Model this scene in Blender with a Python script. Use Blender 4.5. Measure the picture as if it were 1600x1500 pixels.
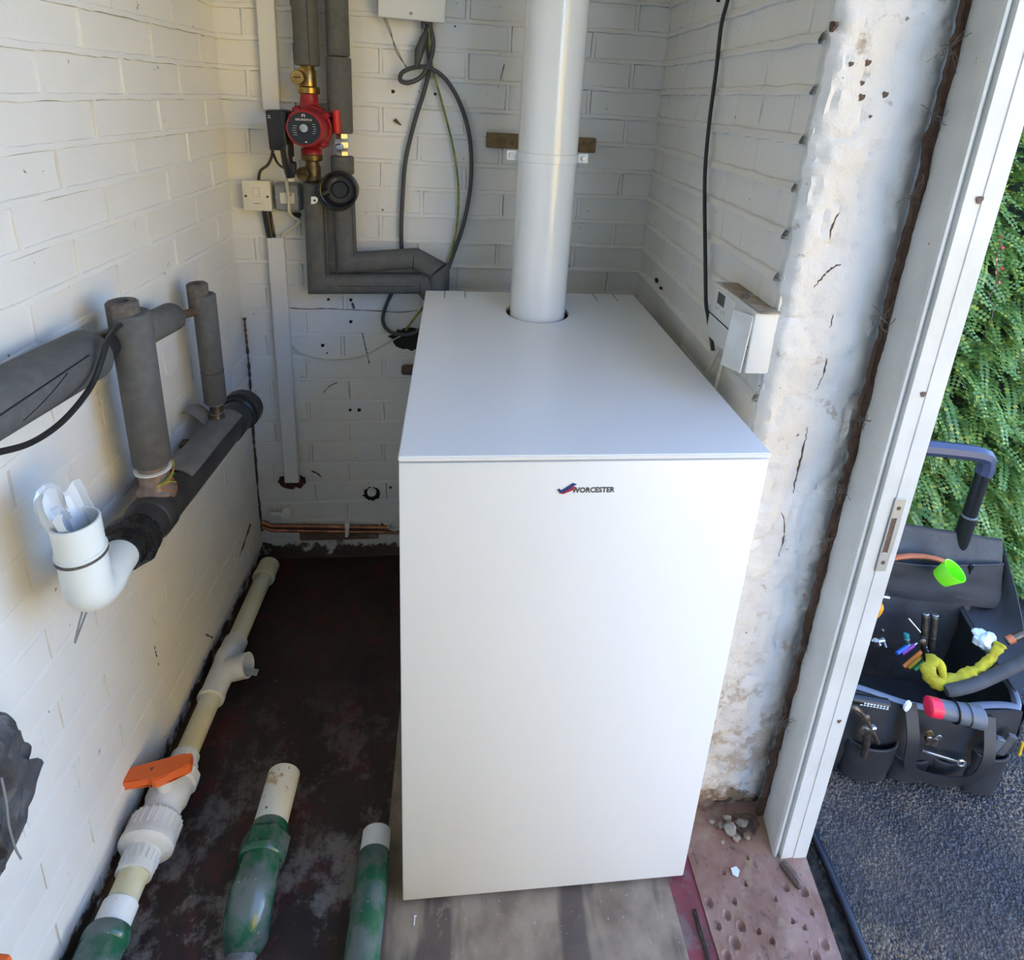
import bpy, bmesh, math, random
import numpy as np
from mathutils import Vector, Matrix, Euler

random.seed(7)
rng = np.random.default_rng(7)
PI = math.pi
sc = bpy.context.scene
for o in list(bpy.data.objects):
    bpy.data.objects.remove(o)
COL = sc.collection

# ------------------------------------------------------------------ camera, sky, sun, exposure
CAM = Vector((0.06360183, -0.64287176, 1.27727081))
CR = Vector((0.99373222, -0.09812445, 0.05355249))
CU = Vector((-0.0209838, 0.30680539, 0.95154093))
CF = Vector((0.10979962, 0.94670061, -0.30282337))
FPX, PX, PY = 936.4958, 813.8354, 450.9754
cd = bpy.data.cameras.new('camera')
cam = bpy.data.objects.new('camera', cd)
COL.objects.link(cam)
cd.sensor_fit = 'HORIZONTAL'
cd.sensor_width = 36.0
cd.lens = FPX * 36.0 / 1600.0
cd.shift_x = (800.0 - PX) / 1600.0
cd.shift_y = (PY - 750.0) / 1600.0
cd.clip_start = 0.02
cam.matrix_world = Matrix(((CR.x, CU.x, -CF.x, CAM.x), (CR.y, CU.y, -CF.y, CAM.y), (CR.z, CU.z, -CF.z, CAM.z), (0, 0, 0, 1)))
sc.camera = cam

w = bpy.data.worlds.new('sky')
sc.world = w
w.use_nodes = True
wn = w.node_tree
wn.nodes.clear()
wo = wn.nodes.new('ShaderNodeOutputWorld')
wb = wn.nodes.new('ShaderNodeBackground')
sky = wn.nodes.new('ShaderNodeTexSky')
sky.sky_type = 'NISHITA'
sky.sun_disc = False
sky.sun_elevation = math.radians(46)
sky.sun_rotation = math.radians(250)
sky.air_density = 1.0
sky.dust_density = 0.6
sky.ozone_density = 4.5
wb.inputs['Strength'].default_value = 1.05
tint = wn.nodes.new('ShaderNodeMix')          # colour multiplier that shifts the sky light slightly towards blue
tint.data_type = 'RGBA'; tint.blend_type = 'MULTIPLY'; tint.inputs[0].default_value = 1.0
tint.inputs[7].default_value = (1.02, 1.0, 1.08, 1)
wn.links.new(sky.outputs[0], tint.inputs[6])
wn.links.new(tint.outputs[2], wb.inputs['Color'])
wn.links.new(wb.outputs[0], wo.inputs['Surface'])

sl = bpy.data.lights.new('sun', 'SUN')
sl.energy = 22.0
sl.angle = math.radians(0.6)
sl.color = (1.0, 0.84, 0.50)
sun = bpy.data.objects.new('sun', sl)
COL.objects.link(sun)
sun.rotation_euler = Vector((0.62, 0.22, -0.74)).to_track_quat('-Z', 'Y').to_euler()
sun.location = (-4, -1, 6)

vs = sc.view_settings
sc.display_settings.display_device = 'sRGB'
vs.view_transform = 'Standard'
vs.look = 'None'
vs.exposure = 0.66
vs.gamma = 1.0
vs.use_curve_mapping = False

# ------------------------------------------------------------------ where a sight line meets a real plane of the place
def ray(px, py):
    return CR * ((px - PX) / FPX) - CU * ((py - PY) / FPX) + CF
def AY(px, py, Y):
    d = ray(px, py); return CAM + d * ((Y - CAM.y) / d.y)
def AX(px, py, X):
    d = ray(px, py); return CAM + d * ((X - CAM.x) / d.x)
def AZ(px, py, Z):
    d = ray(px, py); return CAM + d * ((Z - CAM.z) / d.z)
SK = 0.025          # the side walls are a touch out of square with the boiler
LX, RX, YB = -0.486, 0.513, 0.80
SKL = 0.035
def AL(px, py, off=0.0):
    d = ray(px, py); x0 = LX + off
    t = (x0 + SKL * CAM.y - CAM.x) / (d.x - SKL * d.y); return CAM + d * t
def AR(px, py, off=0.0):
    d = ray(px, py); x0 = RX - off
    t = (x0 + SK * CAM.y - CAM.x) / (d.x - SK * d.y); return CAM + d * t

# ------------------------------------------------------------------ materials
def nd(nt, t, **kw):
    n = nt.nodes.new(t)
    for k, v in kw.items():
        if k.startswith('in_'):
            key = k[3:]
            n.inputs[int(key) if key.isdigit() else key.replace('_', ' ')].default_value = v
        else:
            setattr(n, k, v)
    return n
def new_mat(name):
    m = bpy.data.materials.new(name); m.use_nodes = True
    nt = m.node_tree; nt.nodes.clear()
    out = nd(nt, 'ShaderNodeOutputMaterial'); b = nd(nt, 'ShaderNodeBsdfPrincipled')
    nt.links.new(b.outputs[0], out.inputs[0])
    return m, nt, b
def c4(c): return (c[0], c[1], c[2], 1)
def pos(nt):
    return nd(nt, 'ShaderNodeNewGeometry').outputs['Position']
def noise(nt, vec, scale, detail=4, rough=.6):
    n = nd(nt, 'ShaderNodeTexNoise'); n.inputs['Scale'].default_value = scale; n.inputs['Detail'].default_value = detail
    n.inputs['Roughness'].default_value = rough
    nt.links.new(vec, n.inputs['Vector']); return n.outputs[0]
def ramp(nt, fac, a, b, ca=0.0, cb=1.0):
    m = nd(nt, 'ShaderNodeMapRange'); m.inputs[1].default_value = a; m.inputs[2].default_value = b
    m.inputs[3].default_value = ca; m.inputs[4].default_value = cb
    nt.links.new(fac, m.inputs[0]); return m.outputs[0]
def mix(nt, fac, a, b):
    m = nd(nt, 'ShaderNodeMix', data_type='RGBA')
    for s, v in ((0, fac), (6, a), (7, b)):
        if hasattr(v, 'links'): nt.links.new(v, m.inputs[s])
        else: m.inputs[s].default_value = c4(v) if s else v
    return m.outputs[2]
def mul(nt, a, b, op='MULTIPLY'):
    m = nd(nt, 'ShaderNodeMath', operation=op)
    for s, v in ((0, a), (1, b)):
        if hasattr(v, 'links'): nt.links.new(v, m.inputs[s])
        else: m.inputs[s].default_value = v
    return m.outputs[0]
def bump(nt, b, h, strength, dist=.002):
    n = nd(nt, 'ShaderNodeBump'); n.inputs['Strength'].default_value = strength; n.inputs['Distance'].default_value = dist
    nt.links.new(h, n.inputs['Height']); nt.links.new(n.outputs[0], b.inputs['Normal'])
def M(name, c, rough=.5, metal=0.0, c2=None, nscale=30, lo=.4, hi=.65, bmp=0.0, bscale=200, bdist=.001, speck=None, sscale=90, slo=.66, shi=.72, coat=0.0, spec=.5):
    """plain surface: base colour, an optional second colour in soft patches, optional specks and fine relief"""
    m, nt, b = new_mat(name)
    b.inputs['Roughness'].default_value = rough; b.inputs['Metallic'].default_value = metal
    b.inputs['Coat Weight'].default_value = coat; b.inputs['Specular IOR Level'].default_value = spec
    p = pos(nt); col = None
    if c2 is not None: col = mix(nt, ramp(nt, noise(nt, p, nscale), lo, hi), c, c2)
    if speck is not None: col = mix(nt, ramp(nt, noise(nt, p, sscale, 3), slo, shi), col if col is not None else c, speck)
    if col is not None: nt.links.new(col, b.inputs['Base Color'])
    else: b.inputs['Base Color'].default_value = c4(c)
    if bmp: bump(nt, b, noise(nt, p, bscale, 3), bmp, bdist)
    return m

def paint_mat(name, base, base2, dirt, rough_bump, low_dirt=True, blot=.0):
    m, nt, b = new_mat(name); p = pos(nt)
    b.inputs['Roughness'].default_value = .55
    col = mix(nt, ramp(nt, noise(nt, p, 3.0, 5), .35, .7), base, base2)
    spk = ramp(nt, noise(nt, p, 70, 2, .5), .745, .78)
    col = mix(nt, mul(nt, spk, .75), col, dirt)
    scr = nd(nt, 'ShaderNodeMapping'); scr.inputs['Scale'].default_value = (26, 26, 5); nt.links.new(p, scr.inputs[0])
    col = mix(nt, mul(nt, ramp(nt, noise(nt, scr.outputs[0], 1.0, 6, .7), .68, .74), .35), col, dirt)
    if low_dirt:
        sx = nd(nt, 'ShaderNodeSeparateXYZ'); nt.links.new(p, sx.inputs[0])
        h = ramp(nt, sx.outputs[2], .0, .13, 1.0, 0.0)
        hn = mul(nt, h, noise(nt, p, 24, 5, .7))
        col = mix(nt, ramp(nt, hn, .30, .36), col, (.05, .033, .025))
        h2 = ramp(nt, sx.outputs[2], .0, .55, .42, 0.0)
        col = mix(nt, mul(nt, h2, noise(nt, p, 9, 5)), col, (.20, .15, .11))
    if blot:
        lo_ = ramp(nt, sx.outputs[2], .05, .55, .16, 0.0)
        nb = mul(nt, noise(nt, p, 17, 6, .7), lo_, 'ADD')
        col = mix(nt, mul(nt, ramp(nt, nb, .60, .66), blot), col, (.36, .24, .14))
    nt.links.new(col, b.inputs['Base Color'])
    bump(nt, b, noise(nt, p, 45, 6, .65), rough_bump, .004)
    return m

WHITE = paint_mat('painted_brick', (.80, .785, .735), (.74, .725, .67), (.09, .07, .05), .35)
PLASTER = paint_mat('flaking_painted_plaster', (.80, .79, .76), (.72, .69, .63), (.10, .075, .05), 1.0, blot=.6)
FRAMEW = M('weathered_white_gloss', (.66, .67, .645), .42, c2=(.58, .59, .555), nscale=8, bmp=.25, bscale=90, bdist=.0015, speck=(.12, .10, .08), sscale=60, slo=.74, shi=.77)
CASE = M('white_powder_coat', (.80, .82, .82), .33, bmp=.03, bscale=900, bdist=.0004)
CASE_T = M('white_powder_coat_lid', (.80, .82, .82), .24, bmp=.03, bscale=900, bdist=.0004)
FLUE = M('white_flue_enamel', (.80, .82, .81), .18, coat=.3)
DARK = M('dark_gap', (.012, .011, .010), .8)
FOAM = M('grey_foam_lagging', (.098, .100, .099), .8, c2=(.122, .124, .121), nscale=60, bmp=.45, bscale=260, bdist=.0015)
FOAMC = M('grey_foam_cut_end', (.10, .09, .08), .95, c2=(.16, .14, .12), nscale=120, bmp=.6, bscale=300)
BLACKR = M('black_rubber', (.016, .016, .018), .36)
BLACKP = M('black_plastic', (.010, .010, .011), .32)
BLACKG = M('black_gloss_pipe', (.022, .022, .026), .42, c2=(.045, .043, .042), nscale=25, speck=(.12, .11, .10), sscale=110, slo=.7, shi=.76)
MASTIC = M('glossy_black_mastic', (.012, .011, .011), .16, bmp=.8, bscale=140, bdist=.004)
REDP = M('red_pump_enamel', (.30, .012, .022), .42, bmp=.15, bscale=200, bdist=.001)
REDL = M('red_lever_plastic', (.62, .02, .02), .4)
BRASS = M('brass', (.50, .33, .11), .33, 1.0, c2=(.26, .17, .06), nscale=60)
BRASSD = M('dull_brass', (.24, .16, .07), .45, .9, c2=(.13, .09, .04), nscale=60)
CHROME = M('chrome', (.74, .75, .78), .20, .85)
STEEL = M('steel', (.50, .50, .49), .35, 1.0, c2=(.30, .28, .26), nscale=70)
COPPER = M('copper', (.46, .20, .11), .38, .85, c2=(.22, .10, .06), nscale=35)
PVCW = M('white_plastic', (.76, .77, .74), .38, c2=(.66, .65, .58), nscale=22, speck=(.16, .12, .09), sscale=120, slo=.72, shi=.77)
PVCC = M('clean_white_plastic', (.78, .82, .78), .35)
PVCY = M('yellowed_white_plastic', (.62, .56, .33), .42, c2=(.70, .68, .52), nscale=14, speck=(.18, .13, .08), sscale=130, slo=.70, shi=.76)
PVCR = M('stained_white_plastic', (.78, .76, .66), .42, c2=(.58, .40, .20), nscale=38, lo=.58, hi=.66, speck=(.20, .15, .12), sscale=90, slo=.66, shi=.72)
GREEN = M('green_painted_pipe', (.018, .10, .05), .22, c2=(.105, .135, .125), nscale=24, lo=.43, hi=.60, bmp=.3, bscale=110, bdist=.0012, speck=(.40, .40, .38), sscale=150, slo=.68, shi=.75)
ORANGE = M('orange_valve_plastic', (.80, .15, .03), .38, c2=(.60, .13, .05), nscale=50, lo=.6, hi=.7)
TIMBER = M('sawn_timber', (.23, .155, .065), .7, c2=(.15, .095, .04), nscale=40, bmp=.3, bscale=120)
TRUNK = M('white_trunking', (.70, .70, .68), .42)
CREAMP = M('cream_switch_plastic', (.74, .70, .58), .35)
METALG = M('grey_metal_box', (.30, .30, .29), .42, .4)
CABLEG = M('dark_grey_cable', (.055, .056, .060), .45)
CABLEB = M('black_cable', (.012, .012, .014), .4)
CABLEW = M('cream_flex', (.62, .58, .45), .42)
EARTH = M('green_yellow_earth_cable', (.30, .27, .04), .45, c2=(.06, .12, .03), nscale=60)
BROWNC = M('brown_cable', (.06, .04, .03), .45)
BOXW = M('junction_box_plastic', (.72, .73, .71), .4, speck=(.2, .2, .2), sscale=80, slo=.74, shi=.8)
LCD = M('grey_display', (.09, .095, .07), .15)
BROWNGAP = M('bare_brown_timber', (.085, .048, .032), .85, c2=(.13, .07, .045), nscale=45, bmp=1.0, bscale=70, bdist=.006, speck=(.23, .07, .05), sscale=12, slo=.66, shi=.7)
ALU = M('dull_strike_metal', (.52, .53, .51), .45, .6)
RUST = M('rusty_metal', (.10, .065, .05), .7, .3, c2=(.18, .12, .09), nscale=200)
COBWEB = M('dusty_cobweb', (.16, .14, .12), .95)
STRING = M('grey_twine', (.22, .215, .21), .9)
CLOTH = M('crumpled_black_sheet', (.05, .05, .053), .42, c2=(.10, .10, .105), nscale=26, bmp=.6, bscale=70, bdist=.004)
FILM = M('crumpled_clear_film', (.72, .78, .84), .25, spec=.8)
GREYT = M('grey_tape', (.16, .155, .15), .5, c2=(.20, .195, .185), nscale=40)
TAPEB = M('brown_translucent_tape', (.17, .12, .10), .35, c2=(.25, .20, .18), nscale=60)
WARN = M('orange_warning_label', (.75, .16, .03), .5, c2=(.75, .42, .06), nscale=40, lo=.5, hi=.52)
GRIME = M('brown_grime', (.075, .045, .030), .95, c2=(.16, .10, .07), nscale=70, bmp=1.0, bscale=120, bdist=.005)
DEBRIS = M('mortar_rubble', (.36, .32, .26), .9, c2=(.20, .16, .12), nscale=80, bmp=.8, bscale=150, bdist=.003)
INKW = M('white_print', (.75, .75, .75), .5)
INKD = M('dark_print', (.06, .06, .075), .45)
INKB = M('blue_print', (.03, .05, .17), .4)
INKR = M('red_print', (.42, .03, .05), .4)

BAREBRICK = M('bare_brick', (.20, .10, .07), .9, c2=(.28, .16, .11), nscale=20)
CEIL = M('dark_roof_boards', (.16, .11, .07), .85, c2=(.10, .07, .045), nscale=9)
def floor_mat():
    m, nt, b = new_mat('dark_painted_floor'); p = pos(nt)
    col = mix(nt, ramp(nt, noise(nt, p, 5, 6, .65), .42, .62), (.020, .012, .010), (.040, .024, .018))
    col = mix(nt, mul(nt, ramp(nt, noise(nt, p, 11, 7, .7), .52, .60), .9), col, (.065, .014, .015))
    sx = nd(nt, 'ShaderNodeSeparateXYZ'); nt.links.new(p, sx.inputs[0])
    front = ramp(nt, sx.outputs[1], .42, -.05, .0, 1.0)
    wear = mul(nt, front, ramp(nt, noise(nt, p, 9, 8, .72), .50, .58))
    col = mix(nt, wear, col, (.21, .19, .175))
    col = mix(nt, mul(nt, ramp(nt, noise(nt, p, 140, 2), .72, .76), .6), col, (.35, .33, .30))
    nt.links.new(col, b.inputs['Base Color'])
    b.inputs['Roughness'].default_value = .55
    bump(nt, b, noise(nt, p, 60, 7, .7), .5, .004)
    return m
def slab_mat():
    m, nt, b = new_mat('stained_concrete'); p = pos(nt)
    col = mix(nt, ramp(nt, noise(nt, p, 14, 6, .6), .36, .62), (.175, .13, .088), (.31, .245, .17))
    mp = nd(nt, 'ShaderNodeMapping'); mp.inputs['Scale'].default_value = (9, 2.0, 1); mp.inputs['Location'].default_value = (3.1, 0, 0); nt.links.new(p, mp.inputs[0])
    col = mix(nt, mul(nt, ramp(nt, noise(nt, mp.outputs[0], 1.0, 4, .55), .50, .56), .75), col, (.062, .044, .038))
    col = mix(nt, mul(nt, ramp(nt, noise(nt, p, 22, 6, .7), .62, .68), .6), col, (.28, .25, .14))
    col = mix(nt, mul(nt, ramp(nt, noise(nt, p, 170, 2), .70, .74), .6), col, (.5, .48, .44))
    nt.links.new(col, b.inputs['Base Color']); b.inputs['Roughness'].default_value = .7
    bump(nt, b, noise(nt, p, 90, 6, .7), .35, .003)
    return m
def red_mat(name, a, bb, cc):
    m, nt, b = new_mat(name); p = pos(nt)
    col = mix(nt, ramp(nt, noise(nt, p, 13, 6, .65), .36, .62), a, bb)
    col = mix(nt, mul(nt, ramp(nt, noise(nt, p, 19, 6, .7), .54, .64), .8), col, cc)
    col = mix(nt, mul(nt, ramp(nt, noise(nt, p, 60, 5, .7), .60, .66), .7), col, (.07, .05, .045))
    nt.links.new(col, b.inputs['Base Color']); b.inputs['Roughness'].default_value = .62
    bump(nt, b, noise(nt, p, 80, 6, .7), .6, .003)
    return m
FLOOR = floor_mat(); SLAB = slab_mat()
REDC = red_mat('worn_red_floor_paint', (.215, .105, .062), (.33, .195, .145), (.32, .23, .14))
REDS = red_mat('deep_red_floor_paint', (.22, .035, .045), (.17, .05, .05), (.16, .13, .12))
def tarmac_mat():
    m, nt, b = new_mat('tarmac'); p = pos(nt)
    v = nd(nt, 'ShaderNodeTexVoronoi'); v.inputs['Scale'].default_value = 230; nt.links.new(p, v.inputs['Vector'])
    col = mix(nt, v.outputs['Distance'], (.055, .053, .056), (.022, .021, .023))
    col = mix(nt, mul(nt, ramp(nt, noise(nt, p, 6, 5, .6), .52, .66), .55), col, (.14, .105, .075))
    col = mix(nt, ramp(nt, noise(nt, p, 160, 1), .74, .78), col, (.25, .23, .22))
    nt.links.new(col, b.inputs['Base Color']); b.inputs['Roughness'].default_value = .7
    bump(nt, b, v.outputs['Distance'], .9, .004)
    return m
TARMAC = tarmac_mat()
BOUNCE = M('yellow_bounce_bank', (.62, .42, .025), .9, c2=(.54, .40, .02), nscale=3)  # strong yellow for the added bank that bounces light indoors
CHIP = M('tarmac_chippings', (.050, .046, .045), .6, c2=(.085, .077, .070), nscale=120, speck=(.20, .15, .10), sscale=4, slo=.52, shi=.66)
SOIL = M('dark_gutter_soil', (.016, .013, .010), .95, c2=(.040, .036, .022), nscale=50, bmp=1.0, bscale=90, bdist=.006, speck=(.2, .18, .16), sscale=160, slo=.72, shi=.77)
HOSE = M('black_hose_pipe', (.012, .016, .028), .22)
BAG = M('black_nylon_fabric', (.016, .017, .020), .62, c2=(.026, .027, .031), nscale=20, bmp=.3, bscale=900, bdist=.0006)
BAGIN = M('grey_nylon_lining', (.05, .05, .052), .7, c2=(.075, .074, .072), nscale=12, bmp=.4, bscale=40, bdist=.006)
BAGTRIM = M('blue_grey_piping', (.14, .155, .19), .55)
WEB = M('black_webbing', (.018, .019, .022), .5, bmp=.5, bscale=500, bdist=.001)
GRIPP = M('blue_black_handle_plastic', (.045, .055, .10), .38)
LIME = M('lime_green_plastic', (.22, .80, .02), .35)
ORNG2 = M('orange_hose_rubber', (.55, .15, .05), .5)
YELLOW = M('yellow_microfibre', (.62, .52, .03), .95, c2=(.45, .38, .03), nscale=60, bmp=1.0, bscale=400, bdist=.002)
TREDP = M('bright_red_plastic', (.80, .02, .06), .35)
TGREY = M('grey_torch_plastic', (.11, .12, .135), .45, bmp=.3, bscale=500)
TOOLB = M('dark_tool_steel', (.10, .08, .065), .42, .8, c2=(.20, .15, .11), nscale=90)
AMBER = M('amber_plastic', (.75, .30, .02), .35)
HB = M('blue_hex_key', (.02, .09, .42), .35); HP = M('purple_hex_key', (.18, .02, .22), .35)
HY = M('yellow_hex_key', (.70, .42, .03), .35); HG = M('green_hex_key', (.03, .30, .06), .35); HO = M('orange_hex_key', (.75, .22, .03), .35)
TEAL = M('teal_plastic', (.02, .22, .20), .4)
def leaf_mat():
    m, nt, b = new_mat('small_green_leaves'); p = pos(nt)
    r = nd(nt, 'ShaderNodeNewGeometry').outputs['Random Per Island']
    col = mix(nt, ramp(nt, noise(nt, p, 9, 3), .38, .64), (.115, .235, .06), (.22, .35, .085))
    col = mix(nt, ramp(nt, r, .72, .95), col, (.42, .48, .08))
    nt.links.new(col, b.inputs['Base Color']); b.inputs['Roughness'].default_value = .38
    t = nd(nt, 'ShaderNodeBsdfTranslucent'); nt.links.new(col, t.inputs[0])
    ms = nd(nt, 'ShaderNodeMixShader'); ms.inputs[0].default_value = .3
    nt.links.new(b.outputs[0], ms.inputs[1]); nt.links.new(t.outputs[0], ms.inputs[2])
    nt.links.new(ms.outputs[0], [n for n in nt.nodes if n.type == 'OUTPUT_MATERIAL'][0].inputs[0])
    return m
LEAF = leaf_mat()
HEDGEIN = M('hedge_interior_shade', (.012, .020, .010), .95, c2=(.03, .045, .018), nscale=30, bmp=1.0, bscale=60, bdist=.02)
TWIG = M('twig', (.12, .085, .06), .8)
REDLEAF = M('red_leaves', (.50, .05, .04), .5)

# ------------------------------------------------------------------ mesh helpers
def frame_of(d):
    d = Vector(d).normalized()
    a = Vector((0, 0, 1)) if abs(d.z) < .9 else Vector((1, 0, 0))
    x = a.cross(d).normalized(); return x, d.cross(x), d
def spline(pts, n=8):
    P = [Vector(p) for p in pts]; out = []
    for i in range(len(P) - 1):
        a, b, c, d = P[max(i - 1, 0)], P[i], P[i + 1], P[min(i + 2, len(P) - 1)]
        for k in range(n):
            t = k / n
            out.append(.5 * ((2 * b) + (c - a) * t + (2 * a - 5 * b + 4 * c - d) * t * t + (3 * b - a - 3 * c + d) * t ** 3))
    out.append(P[-1]); return out
class MB:
    def __init__(s): s.bm = bmesh.new()
    def v(s, p): return s.bm.verts.new(p)
    def box(s, c, size, rot=None, bev=0.0, seg=1):
        r = bmesh.ops.create_cube(s.bm, size=1.0)
        vs_ = r['verts']; mt = Matrix.Diagonal((size[0], size[1], size[2], 1))
        bmesh.ops.transform(s.bm, matrix=mt, verts=vs_)
        if bev:
            es = list({e for q in vs_ for e in q.link_edges})
            rb = bmesh.ops.bevel(s.bm, geom=es, offset=bev, segments=seg, affect='EDGES', profile=.5)
            vs_ = list({q for f in rb['faces'] for q in f.verts} | {q for q in vs_ if q.is_valid})
        R_ = (rot if isinstance(rot, Matrix) else Euler(rot).to_matrix()).to_4x4() if rot is not None else Matrix.Identity(4)
        bmesh.ops.transform(s.bm, matrix=Matrix.Translation(c) @ R_, verts=vs_)
        return s
    def ring(s, c, x, y, r, n, f=None):
        return [s.v(Vector(c) + (x * math.cos(2 * PI * i / n) + y * math.sin(2 * PI * i / n)) * (r * (f(i) if f else 1))) for i in range(n)]
    def skin(s, a, b):
        n = len(a)
        for i in range(n): s.bm.faces.new((a[i], a[(i + 1) % n], b[(i + 1) % n], b[i]))
    def lathe(s, p0, d, prof, n=24, cap0=True, cap1=True, f=None):
        """prof: (radius, distance along d) pairs"""
        x, y, z = frame_of(d); p0 = Vector(p0); prev = None
        for r, h in prof:
            rr = s.ring(p0 + z * h, x, y, max(r, 1e-5), n, f)
            if prev: s.skin(prev, rr)
            elif cap0: s.bm.faces.new(rr[::-1])
            prev = rr
        if cap1: s.bm.faces.new(prev)
        return s
    def cyl(s, a, b, r, r2=None, n=24, bev=0.0, f=None):
        a, b = Vector(a), Vector(b); L = (b - a).length; r2 = r if r2 is None else r2
        pr = [(r - bev, 0), (r, bev), (r2, L - bev), (r2 - bev, L)] if bev else [(r, 0), (r2, L)]
        return s.lathe(a, b - a, pr, n, f=f)
    def hollow(s, a, b, r, ri, n=28, depth=None, bev=.001):
        """an open ended pipe: outer wall, rim, inner wall to a depth, both ends"""
        a, b = Vector(a), Vector(b); L = (b - a).length; dp = min(depth or L, L * .98)
        return s.lathe(a, b - a, [(r - bev, 0), (r, bev), (r, L - bev), (r - bev, L), (ri, L), (ri, L - dp)], n)
    def tube(s, path, r, n=10, caps=True):
        P = [Vector(p) for p in path]; m = len(P)
        rad = r if isinstance(r, (list, tuple)) else [r] * m
        x, y, z = frame_of(P[1] - P[0]); prev = None
        for i in range(m):
            t = (P[min(i + 1, m - 1)] - P[max(i - 1, 0)]).normalized()
            x = (x - t * x.dot(t)).normalized(); y = t.cross(x)
            rr = s.ring(P[i], x, y, rad[i], n)
            if prev: s.skin(prev, rr)
            elif caps: s.bm.faces.new(rr[::-1])
            prev = rr
        if caps: s.bm.faces.new(prev)
        return s
    def miter(s, pts, r, n=20):
        """pipe with sharp mitred corners"""
        P = [Vector(p) for p in pts]; m = len(P)
        x, y, z = frame_of(P[1] - P[0]); prev = s.ring(P[0], x, y, r, n); s.bm.faces.new(prev[::-1])
        for i in range(1, m):
            d0 = (P[i] - P[i - 1]).normalized(); d1 = (P[min(i + 1, m - 1)] - P[i]).normalized() if i < m - 1 else d0
            nn = (d0 + d1).normalized()
            rr = []
            for q in prev:
                t = (P[i] - q.co).dot(nn) / d0.dot(nn); rr.append(s.v(q.co + d0 * t))
            s.skin(prev, rr); prev = rr
        s.bm.faces.new(prev); return s
    def prism(s, pts, vec):
        a = [s.v(Vector(p)) for p in pts]; b = [s.v(Vector(p) + Vector(vec)) for p in pts]
        s.bm.faces.new(a[::-1]); s.bm.faces.new(b); s.skin(a, b); return s
    def sphere(s, c, r, u=12, v=8, scale=(1, 1, 1)):
        rr = bmesh.ops.create_uvsphere(s.bm, u_segments=u, v_segments=v, radius=r)
        bmesh.ops.transform(s.bm, matrix=Matrix.Translation(c) @ Matrix.Diagonal((*scale, 1)), verts=rr['verts']); return s
    def grid(s, f, nu, nv):
        g = [[s.v(f(i / nu, j / nv)) for j in range(nv + 1)] for i in range(nu + 1)]
        for i in range(nu):
            for j in range(nv): s.bm.faces.new((g[i][j], g[i + 1][j], g[i + 1][j + 1], g[i][j + 1]))
        return s
def solid(mb, t):
    """give an open sheet a thickness"""
    bm = mb.bm; bm.normal_update()
    vs0 = bm.verts[:]; fs0 = bm.faces[:]; ed = [e for e in bm.edges if e.is_boundary]
    mp = {q: bm.verts.new(q.co + q.normal * t) for q in vs0}
    for f in fs0: bm.faces.new([mp[q] for q in reversed(f.verts)])
    for e in ed:
        p, q = e.verts; bm.faces.new((p, q, mp[q], mp[p]))
    return mb
def MW(o):
    m = Matrix.Identity(4)
    while o is not None: m = Matrix.Translation(o.location) @ o.rotation_euler.to_matrix().to_4x4() @ m; o = o.parent
    return m
def W(o):
    p = Vector((0, 0, 0))
    while o is not None: p = p + o.location; o = o.parent
    return p
def obj(name, mb, mat, parent=None, smooth=True, ang=40, local=False, **tags):
    """links the collected shapes as ONE mesh object; shapes are given in world coordinates unless local"""
    bm = mb.bm
    bmesh.ops.recalc_face_normals(bm, faces=bm.faces[:])
    me = bpy.data.meshes.new(name)
    if not local:
        if parent is None:
            cs = [q.co for q in bm.verts]; lo = [min(c[i] for c in cs) for i in range(3)]; hi = [max(c[i] for c in cs) for i in range(3)]
            o0 = Vector(((lo[0] + hi[0]) / 2, (lo[1] + hi[1]) / 2, lo[2]))
        else:
            o0 = None; bmesh.ops.transform(bm, matrix=MW(parent).inverted(), verts=bm.verts[:])
        if o0 is not None: bmesh.ops.translate(bm, vec=-o0, verts=bm.verts[:])
    bm.to_mesh(me); bm.free()
    if smooth:
        me.polygons.foreach_set('use_smooth', [True] * len(me.polygons)); me.set_sharp_from_angle(angle=math.radians(ang))
    me.materials.append(mat)
    o = bpy.data.objects.new(name, me); COL.objects.link(o)
    if parent is not None: o.parent = parent
    elif not local: o.location = o0
    for k, v in tags.items(): o[k] = v
    return o
def thing(name, label, cat, loc, group=None):
    o = bpy.data.objects.new(name, None); COL.objects.link(o); o.location = loc; o.empty_display_size = .05
    o['label'] = label; o['category'] = cat
    if group: o['group'] = group
    return o
def tag(o, label, cat, group=None):
    o['label'] = label; o['category'] = cat
    if group: o['group'] = group
    return o
def text_obj(name, body, size, mat, parent, origin, xdir, ydir, extrude=.0003, align='LEFT', squeeze=1.0, bold=0.0):
    cu = bpy.data.curves.new(name, 'FONT'); cu.body = body; cu.size = size; cu.extrude = extrude; cu.align_x = align; cu.resolution_u = 2; cu.offset = bold
    tmp = bpy.data.objects.new(name, cu); COL.objects.link(tmp)
    bpy.context.view_layer.update()
    me = bpy.data.meshes.new_from_object(tmp.evaluated_get(bpy.context.evaluated_depsgraph_get()))
    bpy.data.objects.remove(tmp); bpy.data.curves.remove(cu)
    x = Vector(xdir).normalized(); y = Vector(ydir).normalized(); z = x.cross(y)
    mt = Matrix(((x.x * squeeze, y.x, z.x, 0), (x.y * squeeze, y.y, z.y, 0), (x.z * squeeze, y.z, z.z, 0), (0, 0, 0, 1)))
    me.transform(Matrix.Translation(Vector(origin) - W(parent)) @ mt)
    me.materials.clear(); me.materials.append(mat)
    o = bpy.data.objects.new(name, me); COL.objects.link(o); o.parent = parent
    return o
Z3 = Vector((0, 0, 1))
from mathutils import noise as mn
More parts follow.
